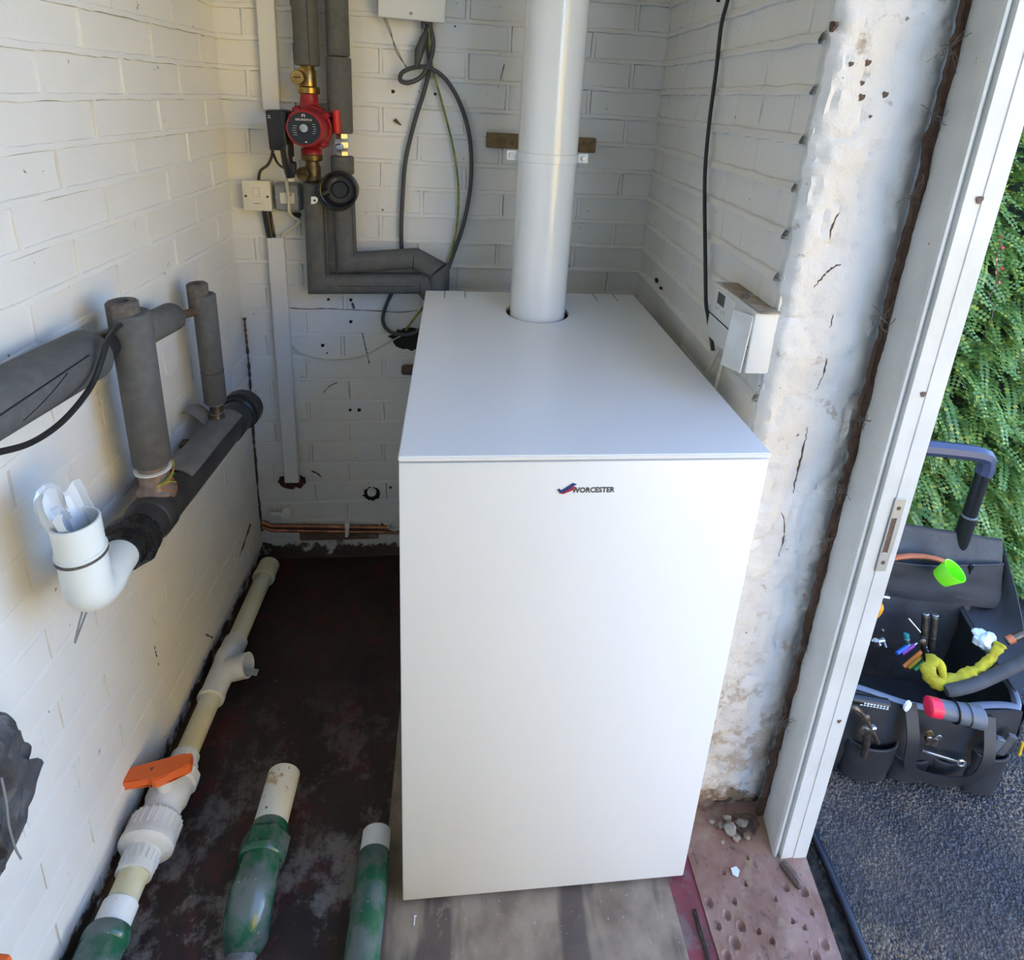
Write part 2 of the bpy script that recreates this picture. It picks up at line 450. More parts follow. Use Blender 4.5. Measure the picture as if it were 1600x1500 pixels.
# ------------------------------------------------------------------ the setting: walls of painted brick
CH = 0.0622            # height of a course
def brick_mesh(L, H, name='brick', seed=0):
    r = random.Random(seed); bm = bmesh.new(); nx, nz = 5, 2; ch = .0022
    F = [[None] * (nz + 1) for _ in range(nx + 1)]
    for i in range(nx + 1):
        for j in range(nz + 1):
            ex = (i in (0, nx)); ez = (j in (0, nz))
            x = -L / 2 + ch + (L - 2 * ch) * i / nx; z = -H / 2 + ch + (H - 2 * ch) * j / nz
            F[i][j] = bm.verts.new((x + r.uniform(-.0012, .0012), -.0040 + r.uniform(-.0004, .0004) + (.0003 if ex or ez else 0), z + r.uniform(-.0008, .0008)))
    for i in range(nx):
        for j in range(nz): bm.faces.new((F[i][j], F[i + 1][j], F[i + 1][j + 1], F[i][j + 1]))
    lp = [F[i][0] for i in range(nx + 1)] + [F[nx][1]] + [F[i][nz] for i in range(nx, -1, -1)] + [F[0][1]]
    bk = [bm.verts.new((max(-L / 2, min(L / 2, q.co.x * L / (L - 2 * ch))), .001, max(-H / 2, min(H / 2, q.co.z * H / (H - 2 * ch))))) for q in lp]
    n = len(lp)
    for i in range(n): bm.faces.new((lp[i], bk[i], bk[(i + 1) % n], lp[(i + 1) % n]))
    bmesh.ops.recalc_face_normals(bm, faces=bm.faces[:])
    me = bpy.data.meshes.new(name); bm.to_mesh(me); bm.free()
    me.polygons.foreach_set('use_smooth', [True] * len(me.polygons)); me.set_sharp_from_angle(angle=math.radians(28)); me.materials.append(WHITE); return me
BL, BP = .1845, .190
full = [brick_mesh(BL, CH - .0062, seed=i) for i in range(6)]
def lay(wall, x0, x1, k0, k1, off=0.0, proud=.0088, low=.0056, klow=14, perp=1.0, perp_low=1.0, bead=.0072, skip=None):
    """bricks course by course with a struck mortar bed under each course"""
    for k in range(k0, k1):
        pk_ = proud if k >= klow else low; jk = 1.0 if k >= klow else .35
        z0 = CH * k + .001; zc = z0 + CH / 2
        s = off + (BP / 2 if k % 2 else 0) + random.uniform(-.006, .006)
        i0 = math.floor((x0 - s) / BP); perps = []; x = s + i0 * BP
        while x < x1:
            a, b = max(x, x0), min(x + BP, x1)
            if b - a > .03 and not (skip and skip((a + b) / 2, zc)):
                Lb = b - a - (BP - BL)
                me = random.choice(full) if Lb > BL - .002 else brick_mesh(Lb, CH - .0062, seed=k)
                o = bpy.data.objects.new('brick', me); COL.objects.link(o); o.parent = wall
                o.location = ((a + b) / 2, random.uniform(-.0004, .0006), zc); o.rotation_euler = (random.uniform(-.006, .006), random.uniform(-.006, .006), random.uniform(-.002, .002))
                if a > x0 + .001: perps.append(a)
            x += BP
        bm = bmesh.new(); prev = None; n = max(2, int((x1 - x0) / .022))
        for i in range(n + 1):
            xx = x0 + (x1 - x0) * i / n; j = random.uniform(-.0012, .0012) * jk; h = bead + random.uniform(-.0012, .0014); p = pk_ + random.uniform(-.0011, .0008) * jk
            sec = [bm.verts.new((xx, y, z0 + j + z)) for y, z in ((.001, h), (-p * .70, h * .55), (-p, -h * .30), (-p * .94, -h * .66), (.001, -h * .74))]
            if prev:
                for q in range(4): bm.faces.new((prev[q], sec[q], sec[q + 1], prev[q + 1]))
            prev = sec
        for a in perps:
            wv, pv = random.uniform(.0038, .0048), min(pk_, .0068) * random.uniform(.84, 1.0) * (perp if k >= klow else perp_low); t = random.uniform(-.002, .002)
            q0 = [bm.verts.new((a + dx, y, z0 + .002)) for dx, y in ((-wv, .001), (-wv * .85, -pv), (wv * .85, -pv), (wv, .001))]
            q1 = [bm.verts.new((a + t + dx, y, z0 + CH)) for dx, y in ((-wv, .001), (-wv * .85, -pv), (wv * .85, -pv), (wv, .001))]
            for q in range(3): bm.faces.new((q0[q], q1[q], q1[q + 1], q0[q + 1]))
        bmesh.ops.recalc_face_normals(bm, faces=bm.faces[:])
        me = bpy.data.meshes.new('mortar_joint'); bm.to_mesh(me); bm.free(); me.materials.append(WHITE)
        me.polygons.foreach_set('use_smooth', [True] * len(me.polygons)); me.set_sharp_from_angle(angle=math.radians(32))
        o = bpy.data.objects.new('mortar_joint', me); COL.objects.link(o); o.parent = wall
def wall_slab(name, x0, x1, z1, th, loc, rz, m=WHITE):
    b = MB(); b.box(((x0 + x1) / 2, th / 2, z1 / 2 - .05), (x1 - x0, th, z1 + .1))
    o = obj(name, b, m, local=True, kind='structure'); o.location = loc; o.rotation_euler.z = rz; return o
HC = 2.12
wall_back = wall_slab('wall_back', -.62, .69, HC, .12, (0, YB, 0), 0)
lay(wall_back, -.47, .548, 0, 25, off=-.02)
wall_left = wall_slab('wall_left', -1.9, .88, HC, .12, (LX, 0, 0), PI / 2 - SKL)
lay(wall_left, -.30, .80, 0, 25, off=.05, proud=.0082, low=.0050, klow=15, perp_low=1.0)
wall_right = wall_slab('wall_right', -.90, -.112, HC, .150, (RX, 0, 0), -PI / 2 - SKL)
lay(wall_right, -.80, -.118, 9, 25, off=.03, proud=.0120, perp=.42, bead=.0095)
# the other side of the doorway and the wall above it
b = MB(); b.box((.59, -1.56, HC / 2), (.17, .58, HC)); obj('wall_side', b, PLASTER, kind='structure')
b = MB(); b.box((.60, -.62, (HC + 1.99) / 2), (.17, 1.46, HC - 1.99)); obj('trim_4', b, PLASTER, kind='structure')
b = MB(); b.box((.05, -1.85, HC / 2), (1.3, .10, HC)); obj('wall_front', b, WHITE, kind='structure')
b = MB(); b.box((.12, -.45, HC + .06), (1.6, 3.0, .12)); obj('ceiling', b, WHITE, kind='structure')

# rough plastered end of the right-hand wall, its arris chipped
def reveal_pt(u, v):
    z = -.004 + v * 1.98; e = mn.fractal(Vector((3, z * 17, 1)), 1, 2, 4) * .0040 + mn.noise(Vector((7, z * 60, 2))) * .003
    xl = RX + .0022 + e; x = xl + u * (.667 - xl) + (mn.noise(Vector((5, z * 90, 0))) * .002 if u > .97 else 0)
    p = Vector((x * 14, 0, z * 14))
    d = mn.fractal(p, 1, 2, 5) * .0055 + mn.fractal(p * 4.3, 1, 2, 3) * .0027
    rid = abs(mn.noise(Vector((x * 20, 4, z * 8)))) ; d -= .006 * max(0, .06 - rid) / .06
    rnd = .014 * max(0, 1 - u / .10) ** 2 + .006 * max(0, (u - .9) / .1) ** 2
    low = max(0, 1 - z / .10); d -= low * .012 * (.5 + mn.noise(p * 3))
    return Vector((x, .098 - d + rnd, z))
b = MB(); b.grid(reveal_pt, 22, 330)
rv = obj('plaster_reveal', b, PLASTER, local=True); rv['kind'] = 'structure'
rv.name = 'wall_end'
from mathutils.bvhtree import BVHTree
rv_tree = BVHTree.FromPolygons([q.co.copy() for q in rv.data.vertices], [list(p.vertices) for p in rv.data.polygons])
def on_reveal(px, py):
    d = ray(px, py).normalized(); h = rv_tree.ray_cast(CAM, d)
    return h[0] if h[0] is not None else AY(px, py, .096)
def dense(pts, k=5): return [(q.x, q.y) for q in spline([(x, y, 0) for x, y in pts], k)]
for pts in ([(1292, 560), (1286, 585), (1277, 608)], [(1302, 492), (1297, 512)], [(1262, 668), (1258, 690), (1250, 720), (1243, 750), (1240, 770)], [(1222, 800), (1226, 830), (1216, 870)], [(1312, 330), (1302, 350), (1296, 375)], [(1318, 410), (1300, 420), (1285, 432), (1272, 450)]):
    P = [on_reveal(x, y) for x, y in dense(pts)]; n = len(P)
    c = MB(); P = [q + Vector((random.uniform(-.0014, .0014), 0, random.uniform(-.001, .001))) for q in P]; c.tube(P, [.0004 + .0011 * math.sin(PI * i / (n - 1)) * random.uniform(.2, 1.5) for i in range(n)], 6); obj('plaster_crack', c, RUST, rv)
for x, y, r in ((1356, 98, .004), (1347, 130, .003), (1346, 152, .0045), (1383, 148, .004), (1330, 100, .003), (1360, 182, .002)):
    p = on_reveal(x, y); c = MB(); c.cyl(p, p + Vector((0, -.0008, 0)), r, n=9, f=lambda i: 1 + .3 * math.sin(i * 2.3)); obj('plaster_hole', c, RUST, rv)

# door frame: lining board facing the boiler, jamb post with the strike plate
b = MB()
prof = [(.665, .014), (.6870, .014), (.6878, .0128), (.7125, .0128), (.7125, .16), (.680, .16), (.680, .03), (.665, .024)]
b.prism([(x, y, .002) for x, y in prof], (0, 0, 1.99))
post = obj('trim_1', b, FRAMEW, local=True, ang=25, kind='structure')
b = MB(); b.prism([(x, y, .004) for x, y in [(.6735, .112), (.6530, .022), (.6545, .0175), (.6575, .0165), (.6600, .019), (.6625, .0215), (.6650, .022), (.679, .03), (.679, .112)]], (0, 0, 1.985)); obj('lining_board', b, FRAMEW, post, ang=25, label='grey-white lining board with a rounded bead')
def gap_pt(u, v):
    z = v * 1.95; x = .6560 + u * .0180 + (mn.fractal(Vector((1, z * 40, 0)), 1, 2, 4) * .0028 if u < .5 else 0)
    return Vector((x, .088 - mn.fractal(Vector((x * 90, 2, z * 22)), 1, 2, 4) * .006, z))
b = MB(); b.grid(gap_pt, 5, 260); solid(b, .006); obj('packing_strip', b, BROWNGAP, post, label='bare brown strip in the gap beside the frame')
pl = [AY(1393, 773, .0122), AY(1411, 773, .0122), AY(1381, 887, .0122), AY(1364, 886, .0122)]
x0, x1, z0, z1 = .6853, .7022, .644, .770
b = MB()
for c, s in (((( x0 + x1) / 2, .0120, z1 - .0165), (x1 - x0, .0018, .033)), (((x0 + x1) / 2, .0120, z0 + .0165), (x1 - x0, .0018, .033)), ((x1 - .0028, .0120, (z0 + z1) / 2), (.0075, .0018, .062)), ((x0 + .0012, .0120, (z0 + z1) / 2), (.0024, .0018, .062))): b.box(c, s, bev=.0004)
st = obj('strike_plate', b, ALU, post, label='metal strike plate with a latch slot')
b = MB(); b.box((x0 + .0060, .0126, (z0 + z1) / 2), (.0082, .0012, .060)); obj('latch_slot', b, RUST, st)
for z in (z1 - .016, z0 + .016):
    b = MB(); b.cyl(((x0 + x1) / 2, .0112, z), ((x0 + x1) / 2, .0100, z), .0034, .0026, 12); obj('screw', b, RUST, st)
for x, y in ((1531, 312), (1443, 616), (1311, 1127), (1258, 930)):
    p = AY(x, y, .0129 if x > 1400 or True else .014); b = MB(); b.cyl(p, p - Vector((0, .0003, 0)), .0040 if y > 500 else .0048, n=10, f=lambda i: 1 + .2 * math.sin(i * 1.9)); obj('nail_hole', b, RUST, post)
# cobwebs caught in the gap
for x, y, s in ((1428, 296, .020), (1378, 495, .022), (1345, 655, .014), (1312, 765, .020), (1218, 1128, .022), (1290, 845, .012), (1455, 180, .016), (1484, 75, .022), (1250, 1010, .012)):
    c = AY(x, y, .070); b = MB()
    for k in range(12):
        d = Vector((random.uniform(-1, .8), random.uniform(-.5, .1), random.uniform(-.8, .8))).normalized() * s * random.uniform(.5, 1.5)
        e = Vector((random.uniform(-1, 1), random.uniform(-1, 0), random.uniform(-1, 1))) * s * .35
        b.tube(spline([c + e * .6, c + d * .5 + e, c + d], 3), random.uniform(.00025, .0006), 4)
    obj('cobweb', b, COBWEB, post, kind='stuff')

# floor, the concrete slab under the boiler, the red painted edge and threshold
def flat_grid(name, x0, x1, y0, y1, z, nx, ny, amp, m, right=None, dents=(), depth=.1, **kw):
    def f(u, v):
        y = y0 + v * (y1 - y0); xr = right(y) if right else x1; x = x0 + u * (xr - x0)
        d = mn.fractal(Vector((x * 18, y * 18, 3)), 1, 2, 4) * amp
        for cx, cy, r in dents:
            q = math.hypot(x - cx, y - cy) / r
            if q < 1.4: d -= .0072 * max(0, 1 - q * q) if q < 1 else -.0012 * (1 - abs(q - 1.2) / .2)
        return Vector((x, y, z + d))
    b = MB(); b.grid(f, nx, ny)
    bm = b.bm; ed = [e for e in bm.edges if e.is_boundary]
    r = bmesh.ops.extrude_edge_only(bm, edges=ed)
    for q in r['geom']:
        if isinstance(q, bmesh.types.BMVert): q.co.z = z - depth
    return obj(name, b, m, local=True, **kw)
floor_obj = flat_grid('floor', -.66, .46, -1.9, .86, 0, 90, 200, .0025, FLOOR, kind='structure')
flat_grid('concrete_slab', -.035, .452, -.95, .72, .004, 50, 120, .0012, SLAB, parent=floor_obj, depth=.03, label='stained concrete slab under the boiler')
flat_grid('red_strip', .447, .503, -1.0, .70, .0035, 10, 160, .003, REDS, parent=floor_obj, depth=.05, label='strip of deep red floor paint')
dents = []
for x, y, r in ((1108, 1410, 6), (1147, 1408, 4.5), (1136, 1430, 6), (1158, 1448, 7), (1122, 1447, 5), (1148, 1473, 8), (1136, 1494, 6.5), (1185, 1456, 4), (1268, 1426, 4), (1257, 1448, 4), (1288, 1476, 7), (1275, 1494, 6.5), (1256, 1394, 7), (1228, 1386, 6), (1131, 1364, 3.5), (1168, 1340, 3), (1165, 1380, 3.5), (1212, 1405, 3.5), (1206, 1470, 5), (1238, 1440, 3.5)):
    p = AZ(x, y, .006); dents.append((p.x, p.y, r * .001))
thr = flat_grid('trim_2', .499, .71, -1.05, .20, .006, 110, 420, .0022, REDC, right=lambda y: .7135 + (y - .02) * .13, dents=dents, depth=.14, kind='structure')
# crack in the red paint and the rotted sill end below the jamb
P = spline([AZ(x, y, .0075) for x, y in ((1085, 1420), (1093, 1450), (1102, 1480), (1108, 1505))], 6)
wd_ = [.0022 + .0022 * abs(mn.noise(Vector((i * .7, 3, 0)))) for i in range(len(P))]
b = MB(); b.prism([q + Vector((k_, 0, -.003)) for q, k_ in zip(P, wd_)] + [q - Vector((k_, 0, .003)) for q, k_ in list(zip(P, wd_))[::-1]], (0, 0, .0035)); obj('paint_crack', b, SOIL, thr)
b = MB(); P = [AZ(x, y, .010) for x, y in ((1222, 1348), (1238, 1368), (1252, 1388))]; b.tube(spline(P, 5), [.007, .0075, .008, .008, .0085, .009, .0085, .008, .0075, .006, .004], 7); obj('rotten_stub', b, RUST, thr, label='rotten stub of timber under the jamb')

gr = AZ(1163, 1285, .009)
b = MB(); b.prism([gr + Vector((math.cos(i * .349) * .026 * (1 + .9 * mn.noise(Vector((i * 1.3, 1, 3)))), math.sin(i * .349) * .017 * (1 + .9 * mn.noise(Vector((i * 1.3, 5, 3)))), -.003)) for i in range(18)], (0, 0, .0045)); obj('corner_grime', b, GRIME, thr, label='brown dirt in the corner by the frame')
# outside: tarmac, gutter, loose chippings
b = MB(); b.box((4.6, 0, -.13), (7.9, 12, .10)); ground = obj('ground', b, TARMAC, kind='structure')
def gut(u, v):
    y = -1.0 + 1.5 * v; x = .69 + u * (.782 + .02 * mn.noise(Vector((0, y * 14, 0))) - .69)
    return Vector((x, y, -.078 + .008 * math.sin(u * PI) * (1 + mn.noise(Vector((x * 60, y * 60, 1)))) + .009 * mn.fractal(Vector((x * 70, y * 70, 5)), 1, 2, 3)))
b = MB(); b.grid(gut, 24, 240); obj('gutter_soil', b, SOIL, ground, kind='stuff', label='dark mossy soil in the gutter by the threshold')
def stones(n, seed):
    r = np.random.default_rng(seed)
    base = np.array([(1, 0, 0), (-1, 0, 0), (0, 1, 0), (0, -1, 0), (0, 0, 1), (0, 0, -1)], float)
    fc = np.array([(0, 2, 4), (2, 1, 4), (1, 3, 4), (3, 0, 4), (2, 0, 5), (1, 2, 5), (3, 1, 5), (0, 3, 5)])
    x = .775 + r.random(n) ** 1.2 * .75; y = -.20 + r.random(n) * .62
    s = .0018 + r.random(n) ** 2 * .0026
    V = np.empty((n, 6, 3)); a = r.random(n) * 6.28; ca, sa = np.cos(a), np.sin(a)
    for k in range(6):
        q = base[k] * (1 + r.uniform(-.35, .35, (n, 3))) * s[:, None] * np.array([1.2, .9, .75])
        V[:, k, 0] = x + q[:, 0] * ca - q[:, 1] * sa; V[:, k, 1] = y + q[:, 0] * sa + q[:, 1] * ca; V[:, k, 2] = -.0797 + q[:, 2]
    F = (fc[None] + (np.arange(n) * 6)[:, None, None]).reshape(-1, 3)
    me = bpy.data.meshes.new('chippings'); me.from_pydata(V.reshape(-1, 3).tolist(), [], F.tolist()); me.materials.append(CHIP)
    o = bpy.data.objects.new('chippings', me); COL.objects.link(o); o.parent = ground; o['kind'] = 'stuff'; o.location = -ground.location
stones(26000, 3)
def bounce_bank(u, v):
    a = v * 2.2; x = 2.5 + .9 * max(0, a - 1) if a > 1 else 2.5 + .15 * a
    z = -.09 + 2.3 * min(a, 1) + .12 * max(0, a - 1)
    return Vector((x + .14 * mn.noise(Vector((u * 16, a * 5, 1))), -5.2 + 3.6 * u, z + .12 * mn.noise(Vector((u * 20, 3, a)))))
b = MB(); b.grid(bounce_bank, 90, 40); solid(b, -.05); obj('ground', b, BOUNCE, kind='structure')  # added unseen bank, not ground: throws warm sunlight through the doorway
# ------------------------------------------------------------------ the boiler and its flue
BW, BD, BH = .478, .650, .855
t = thing('boiler', 'tall white floor-standing boiler in the middle of the room with a name badge', 'boiler', (BW / 2, BD / 2, .004))
FX, FY, FR = .2355, .521, .0572
b = MB(); b.box((BW / 2, BD / 2 + .006, (.012 + .843) / 2), (BW - .002, BD - .014, .831), bev=.002); obj('casing', b, CASE, t)
b = MB(); b.box((BW / 2, .007, (.012 + .8445) / 2), (BW, .016, .8325), bev=.0025, seg=2); fp = obj('front_panel', b, CASE, t)
b = MB(); b.box((BW / 2, BD / 2 + .02, .009), (BW - .03, BD - .06, .009)); obj('plinth', b, DARK, t, label='dark recessed plinth')
bm = bmesh.new()
cn = [bm.verts.new(p) for p in ((-.0005, -.003, .8475), (BW + .0005, -.003, .8475), (BW + .0005, BD, .8475), (-.0005, BD, .8475))]
ci = [bm.verts.new((FX + .012 * 0 + .0655 * math.cos(2 * PI * i / 48), FY + .0655 * math.sin(2 * PI * i / 48), .8475)) for i in range(48)]
es = [bm.edges.new((cn[i], cn[(i + 1) % 4])) for i in range(4)] + [bm.edges.new((ci[i], ci[(i + 1) % 48])) for i in range(48)]
bmesh.ops.triangle_fill(bm, use_beauty=True, edges=es)
ex = bmesh.ops.extrude_face_region(bm, geom=bm.faces[:])
bmesh.ops.translate(bm, vec=(0, 0, .0075), verts=[q for q in ex['geom'] if isinstance(q, bmesh.types.BMVert)])
be = [e for e in bm.edges if len(e.link_faces) == 2 and all(min(abs(q.co.x + .0005), abs(q.co.x - BW - .0005), 9) < 1e-4 or min(abs(q.co.y + .003), abs(q.co.y - BD)) < 1e-4 for q in e.verts) and e.calc_face_angle(0) > .5]
bmesh.ops.bevel(bm, geom=be, offset=.0015, segments=2, affect='EDGES')
b = MB(); b.bm.free(); b.bm = bm; lid = obj('top_panel', b, CASE_T, t, ang=30)
b = MB(); b.cyl((FX, FY, .838), (FX, FY, .846), .068, n=40); obj('flue_opening', b, DARK, t, label='dark gap round the flue')
for xa, xb in ((.042, .087), (.381, .428)):
    b = MB(); b.box(((xa + xb) / 2, .624, .8551), (xb - xa - .002, .050, .0008), bev=.0003); kt = obj('knockout_tab', b, CASE_T, t)
    for x in (xa, xb):
        b = MB(); b.box((x, .624, .8550), (.0014, .050, .0008)); obj('slit', b, DARK, kt)
# badge: two-stroke emblem and the maker's name
p0 = AY(870, 770, -.0012)
b = MB(); s = .0008
def em(pts): return [AY(x, y, -.0010) for x, y in pts]
b.prism(em([(871, 765), (874, 763), (877, 766), (895, 754.5), (901, 756), (896, 758.5), (879, 769), (874, 769)]), (0, -.0012, 0)); bd = obj('badge', b, INKB, fp, label='blue stroke of the emblem')
b = MB(); b.prism(em([(873, 770), (879, 770), (897, 759.5), (900, 761), (893, 766), (880, 771.5)]), (0, -.0010, 0)); obj('badge_stroke', b, INKR, fp, label='red stroke of the emblem')
o_ = AY(893.5, 769.6, -.0011)
text_obj('badge_lettering', 'WORCESTER', .0108, INKD, fp, o_, (1, 0, 0), (0, 0, 1), .0004, squeeze=.88, bold=.00028)

t = thing('flue_pipe', 'wide white enamelled flue pipe rising out of the boiler lid', 'pipe', (FX, FY, .84))
b = MB(); b.cyl((FX, FY, .841), (FX, FY, HC), FR, n=64); obj('tube', b, FLUE, t)
b = MB(); b.cyl((FX, FY, 1.70), (FX, FY, 1.76), FR + .004, n=64, bev=.002); obj('collar', b, FLUE, t)
t = thing('pipe_clamp', 'white two-eared clamp band around the flue with a bolt each side', 'clamp', (FX, FY, 1.16))
zc = 1.1725
b = MB(); b.lathe((FX, FY, zc - .0085), Z3, [(FR + .0002, 0), (FR + .0022, .0006), (FR + .0022, .0164), (FR + .0002, .017)], 64, False, False); obj('band', b, FLUE, t)
for s in (-1, 1):
    ex = FX + s * (FR + .0115)
    b = MB(); b.box((ex, FY - .003, zc), (.021, .004, .019), bev=.0015); e = obj('ear', b, FLUE, t)
    b = MB(); b.cyl((ex + s * .001, FY - .0045, zc), (ex + s * .001, FY - .0105, zc), .0058, .005, 6); bl = obj('bolt', b, STEEL, e)
b = MB(); b.cyl((FX, FY + FR, zc), (FX, YB - .027, zc + .004), .004, n=10); obj('stand_off_rod', b, STEEL, t)
pa, pb = AY(760, 219, .775), AY(931, 228, .775)
t = thing('timber_batten', 'short brown timber batten fixed to the back wall behind the flue', 'batten', ((pa.x + pb.x) / 2, .785, 1.16))
b = MB(); b.box(((pa.x + pb.x) / 2, .7855, (pa.z + pb.z) / 2), (pb.x - pa.x, .021, .0335), rot=(0, -math.atan2(pb.z - pa.z, pb.x - pa.x), 0), bev=.0012); obj('board', b, TIMBER, t)
for px in (800, 912):
    q = AY(px, 224, .7745); b = MB(); b.cyl(q, q - Vector((0, .0014, 0)), .004, n=10); obj('screw', b, RUST, t)

# ------------------------------------------------------------------ back wall: lagged risers, pump, valves
def sleeve(name, a, b_, r, parent, label=None, ri=.011, slit=None, m=FOAM):
    a, b_ = Vector(a), Vector(b_); d = (b_ - a); L = d.length
    q = MB(); q.lathe(a, d, [(ri, .006), (ri, 0), (r - .0025, 0), (r, .0025), (r, L - .0025), (r - .0025, L), (ri, L), (ri, L - .006)], 28)
    o = obj(name, q, m, parent, ang=50)
    if label: o['label'] = label
    return o
X1, X2, YP = -.2555, -.1905, .745
t = thing('lagged_pipe', 'left grey foam-lagged pipe on the back wall that turns right above the boiler corner', 'pipe', (X1, YP, .82))
sleeve('lagging', (X1, YP, 1.318), (X1, YP, HC), .0255, t)
b = MB(); b.miter([(X1 + .004, YP, 1.072), (X1 + .001, YP, .836), (-.012, YP, .842), (.030, YP, .79), (.030, YP, .45)], .0255, 26); obj('lagging', b, FOAM, t, ang=32)
b = MB(); b.cyl((X1, YP, 1.065), (X1, YP, 1.325), .0105, n=16); obj('inner_pipe', b, COPPER, t)
for pth in ([(X1 + .024, YP - .0195, 1.07), (X1 + .024, YP - .0195, .862)], [(X1 + .010, YP - .0235, 1.32), (X1 + .010, YP - .0235, 1.6)], [(X1 + .05, YP - .0255, .838), (-.03, YP - .0255, .841)]):
    b = MB(); b.tube(pth, .0007, 5); obj('seam', b, DARK, t)
b = MB(); b.lathe((-.018, YP, .84), (1, 0, -.02), [(.0258, 0), (.0262, .0004), (.0258, .0016)], 26); obj('joint', b, DARK, t)
t = thing('lagged_pipe', 'right grey foam-lagged pipe on the back wall with a lever valve in its run', 'pipe', (X2, YP, .85))
sleeve('lagging', (X2, YP, 1.34), (X2 - .002, YP, HC), .0235, t)
sleeve('lagging', (X2 - .001, YP, 1.1825), (X2 - .0005, YP, 1.3385), .0262, t)
sleeve('lagging', (X2, YP, 1.094), (X2, YP, 1.1335), .0250, t, label='short collar of grey foam under the lever valve')
b = MB(); b.miter([(X2, YP, 1.04), (X2 + .001, YP, .888), (-.030, YP, .903), (.026, YP - .005, .874), (.026, YP - .005, .80)], .0247, 26); obj('lagging', b, FOAM, t, ang=32)
b = MB(); b.cyl((X2, YP, 1.03), (X2, YP, 1.20), .0095, n=16); obj('inner_pipe', b, COPPER, t)
for z in (1.036, 1.042):
    b = MB(); b.cyl((X2 + .006, YP - .002, z - .004), (X2 + .006, YP - .002, z + .004), .0125, n=6); obj('compression_nut', b, COPPER, t)
b = MB(); b.tube([(X2 + .02, YP - .0145, 1.03), (X2 + .021, YP - .0145, .90)], .0007, 5); obj('seam', b, DARK, t)
b = MB(); b.lathe((-.034, YP, .902), (.98, 0, -.1), [(.0250, 0), (.0256, .0005), (.0250, .0018)], 26); obj('joint', b, DARK, t)
b = MB(); b.tube([(.008, YP - .028, .868), (.020, YP - .030, .880), (.036, YP - .022, .892), (.046, YP - .010, .897)], [.0008, .0022, .0026, .0006], 7); obj('open_slit', b, DARK, t)

# circulating pump
t = thing('circulating_pump', 'red circulating pump with a round black nameplate on the left riser', 'pump', (X1, YP, 1.13))
c0 = AY(475, 201, .655); cx, cz = c0.x, c0.z
b = MB(); b.lathe((X1, YP, 1.135), Z3, [(.0225, 0), (.0225, .010), (.0165, .014), (.0185, .035), (.034, .045), (.0425, .058), (.0435, .078), (.034, .094), (.020, .104), (.0175, .125), (.0205, .133), (.0205, .141)], 30); obj('pump_body', b, REDP, t, ang=60)
b = MB(); b.lathe((cx, YP - .005, cz), (0, -1, 0), [(.043, 0), (.045, .012), (.043, .022), (.040, .024), (.0385, .075), (.036, .083)], 36, f=lambda i: 1 + .02 * math.cos(i * PI / 2.25)); mh = obj('motor_housing', b, REDP, t, ang=35)
for a_ in (45, 135, 225, 315):
    a2 = math.radians(a_ - 8); b = MB(); b.box((cx + .043 * math.cos(a2), YP - .030, cz + .043 * math.sin(a2)), (.014, .036, .014), rot=(0, -a2, 0), bev=.003); obj('bolt_lug', b, REDP, t)
b = MB(); b.lathe((cx, YP - .0845, cz), (0, -1, 0), [(.0365, 0), (.0365, .003), (.0335, .0055), (.0320, .0050)], 40); obj('bezel', b, REDP, t)
b = MB(); b.cyl((cx, YP - .0850, cz), (cx, YP - .0902, cz), .0322, n=40); np_ = obj('nameplate', b, BLACKP, t, label='round black nameplate with white print')
b = MB(); b.cyl((cx, YP - .090, cz + .001), (cx, YP - .0935, cz + .001), .0095, .0088, 24, bev=.0008); vs_ = obj('vent_screw', b, STEEL, np_)
fy = YP - .0905
text_obj('plate_lettering', 'GRUNDFOS', .0062, INKW, np_, (cx, fy, cz + .0155), (1, 0, 0), (0, 0, 1), .0002, 'CENTER')
b = MB()
for dx, dz in ((-.0025, .0245), (.0025, .0245), (-.0018, .0275), (.0018, .0275)): b.box((cx + dx, fy, cz + dz), (.0026, .0004, .0018), rot=(0, dx * 120, 0))
obj('plate_emblem', b, INKW, np_, kind='stuff')
b = MB()
for i in range(5):
    b.box((cx + .0215 - abs(i - 2) * .001, fy, cz + .009 - i * .0045), (.006, .0003, .0006)); b.box((cx - .0195 + abs(i - 2) * .001, fy, cz + .005 - i * .0045), (.008, .0003, .0005))
b.box((cx + .003, fy, cz - .0265), (.004, .0003, .0026))
obj('plate_print', b, INKW, np_, kind='stuff')
pb0, pb1 = AY(414.5, 171, .668), AY(446, 236, .668)
b = MB(); b.box(((pb0.x + pb1.x) / 2, .700, (pb0.z + pb1.z) / 2), (pb1.x - pb0.x, .064, pb0.z - pb1.z), rot=(0, math.radians(-2.5), 0), bev=.004, seg=2); tb = obj('terminal_box', b, BLACKP, t, label='black terminal box on the left of the pump')
b = MB(); b.box((pb1.x + .004, .705, pb0.z - .030), (.022, .045, .046), bev=.003); obj('box_mount', b, REDP, t)
b = MB(); b.box((pb1.x - .003, .694, pb0.z - .049), (.016, .050, .098), bev=.003); obj('cover', b, BLACKP, tb)
b = MB()
for dz, wd in ((-.0175, .004), (-.0215, .005)): b.box((pb0.x + .0065, .6672, pb0.z + dz + .006), (wd, .0006, .0013))
obj('box_print', b, INKW, tb, kind='stuff')
q0, q1 = AY(446, 236, .675), AY(454, 276, .690)
b = MB(); b.tube([q0 + Vector((0, .004, .012)), q0, (q0 + q1) / 2, q1], [.0105, .0105, .0115, .0100], 14); pl = obj('cable_plug', b, BLACKP, t)
b = MB(); b.box((q0 + q1) / 2 + Vector((.011, 0, -.008)), (.010, .016, .026), bev=.002); obj('clip', b, BLACKP, pl)
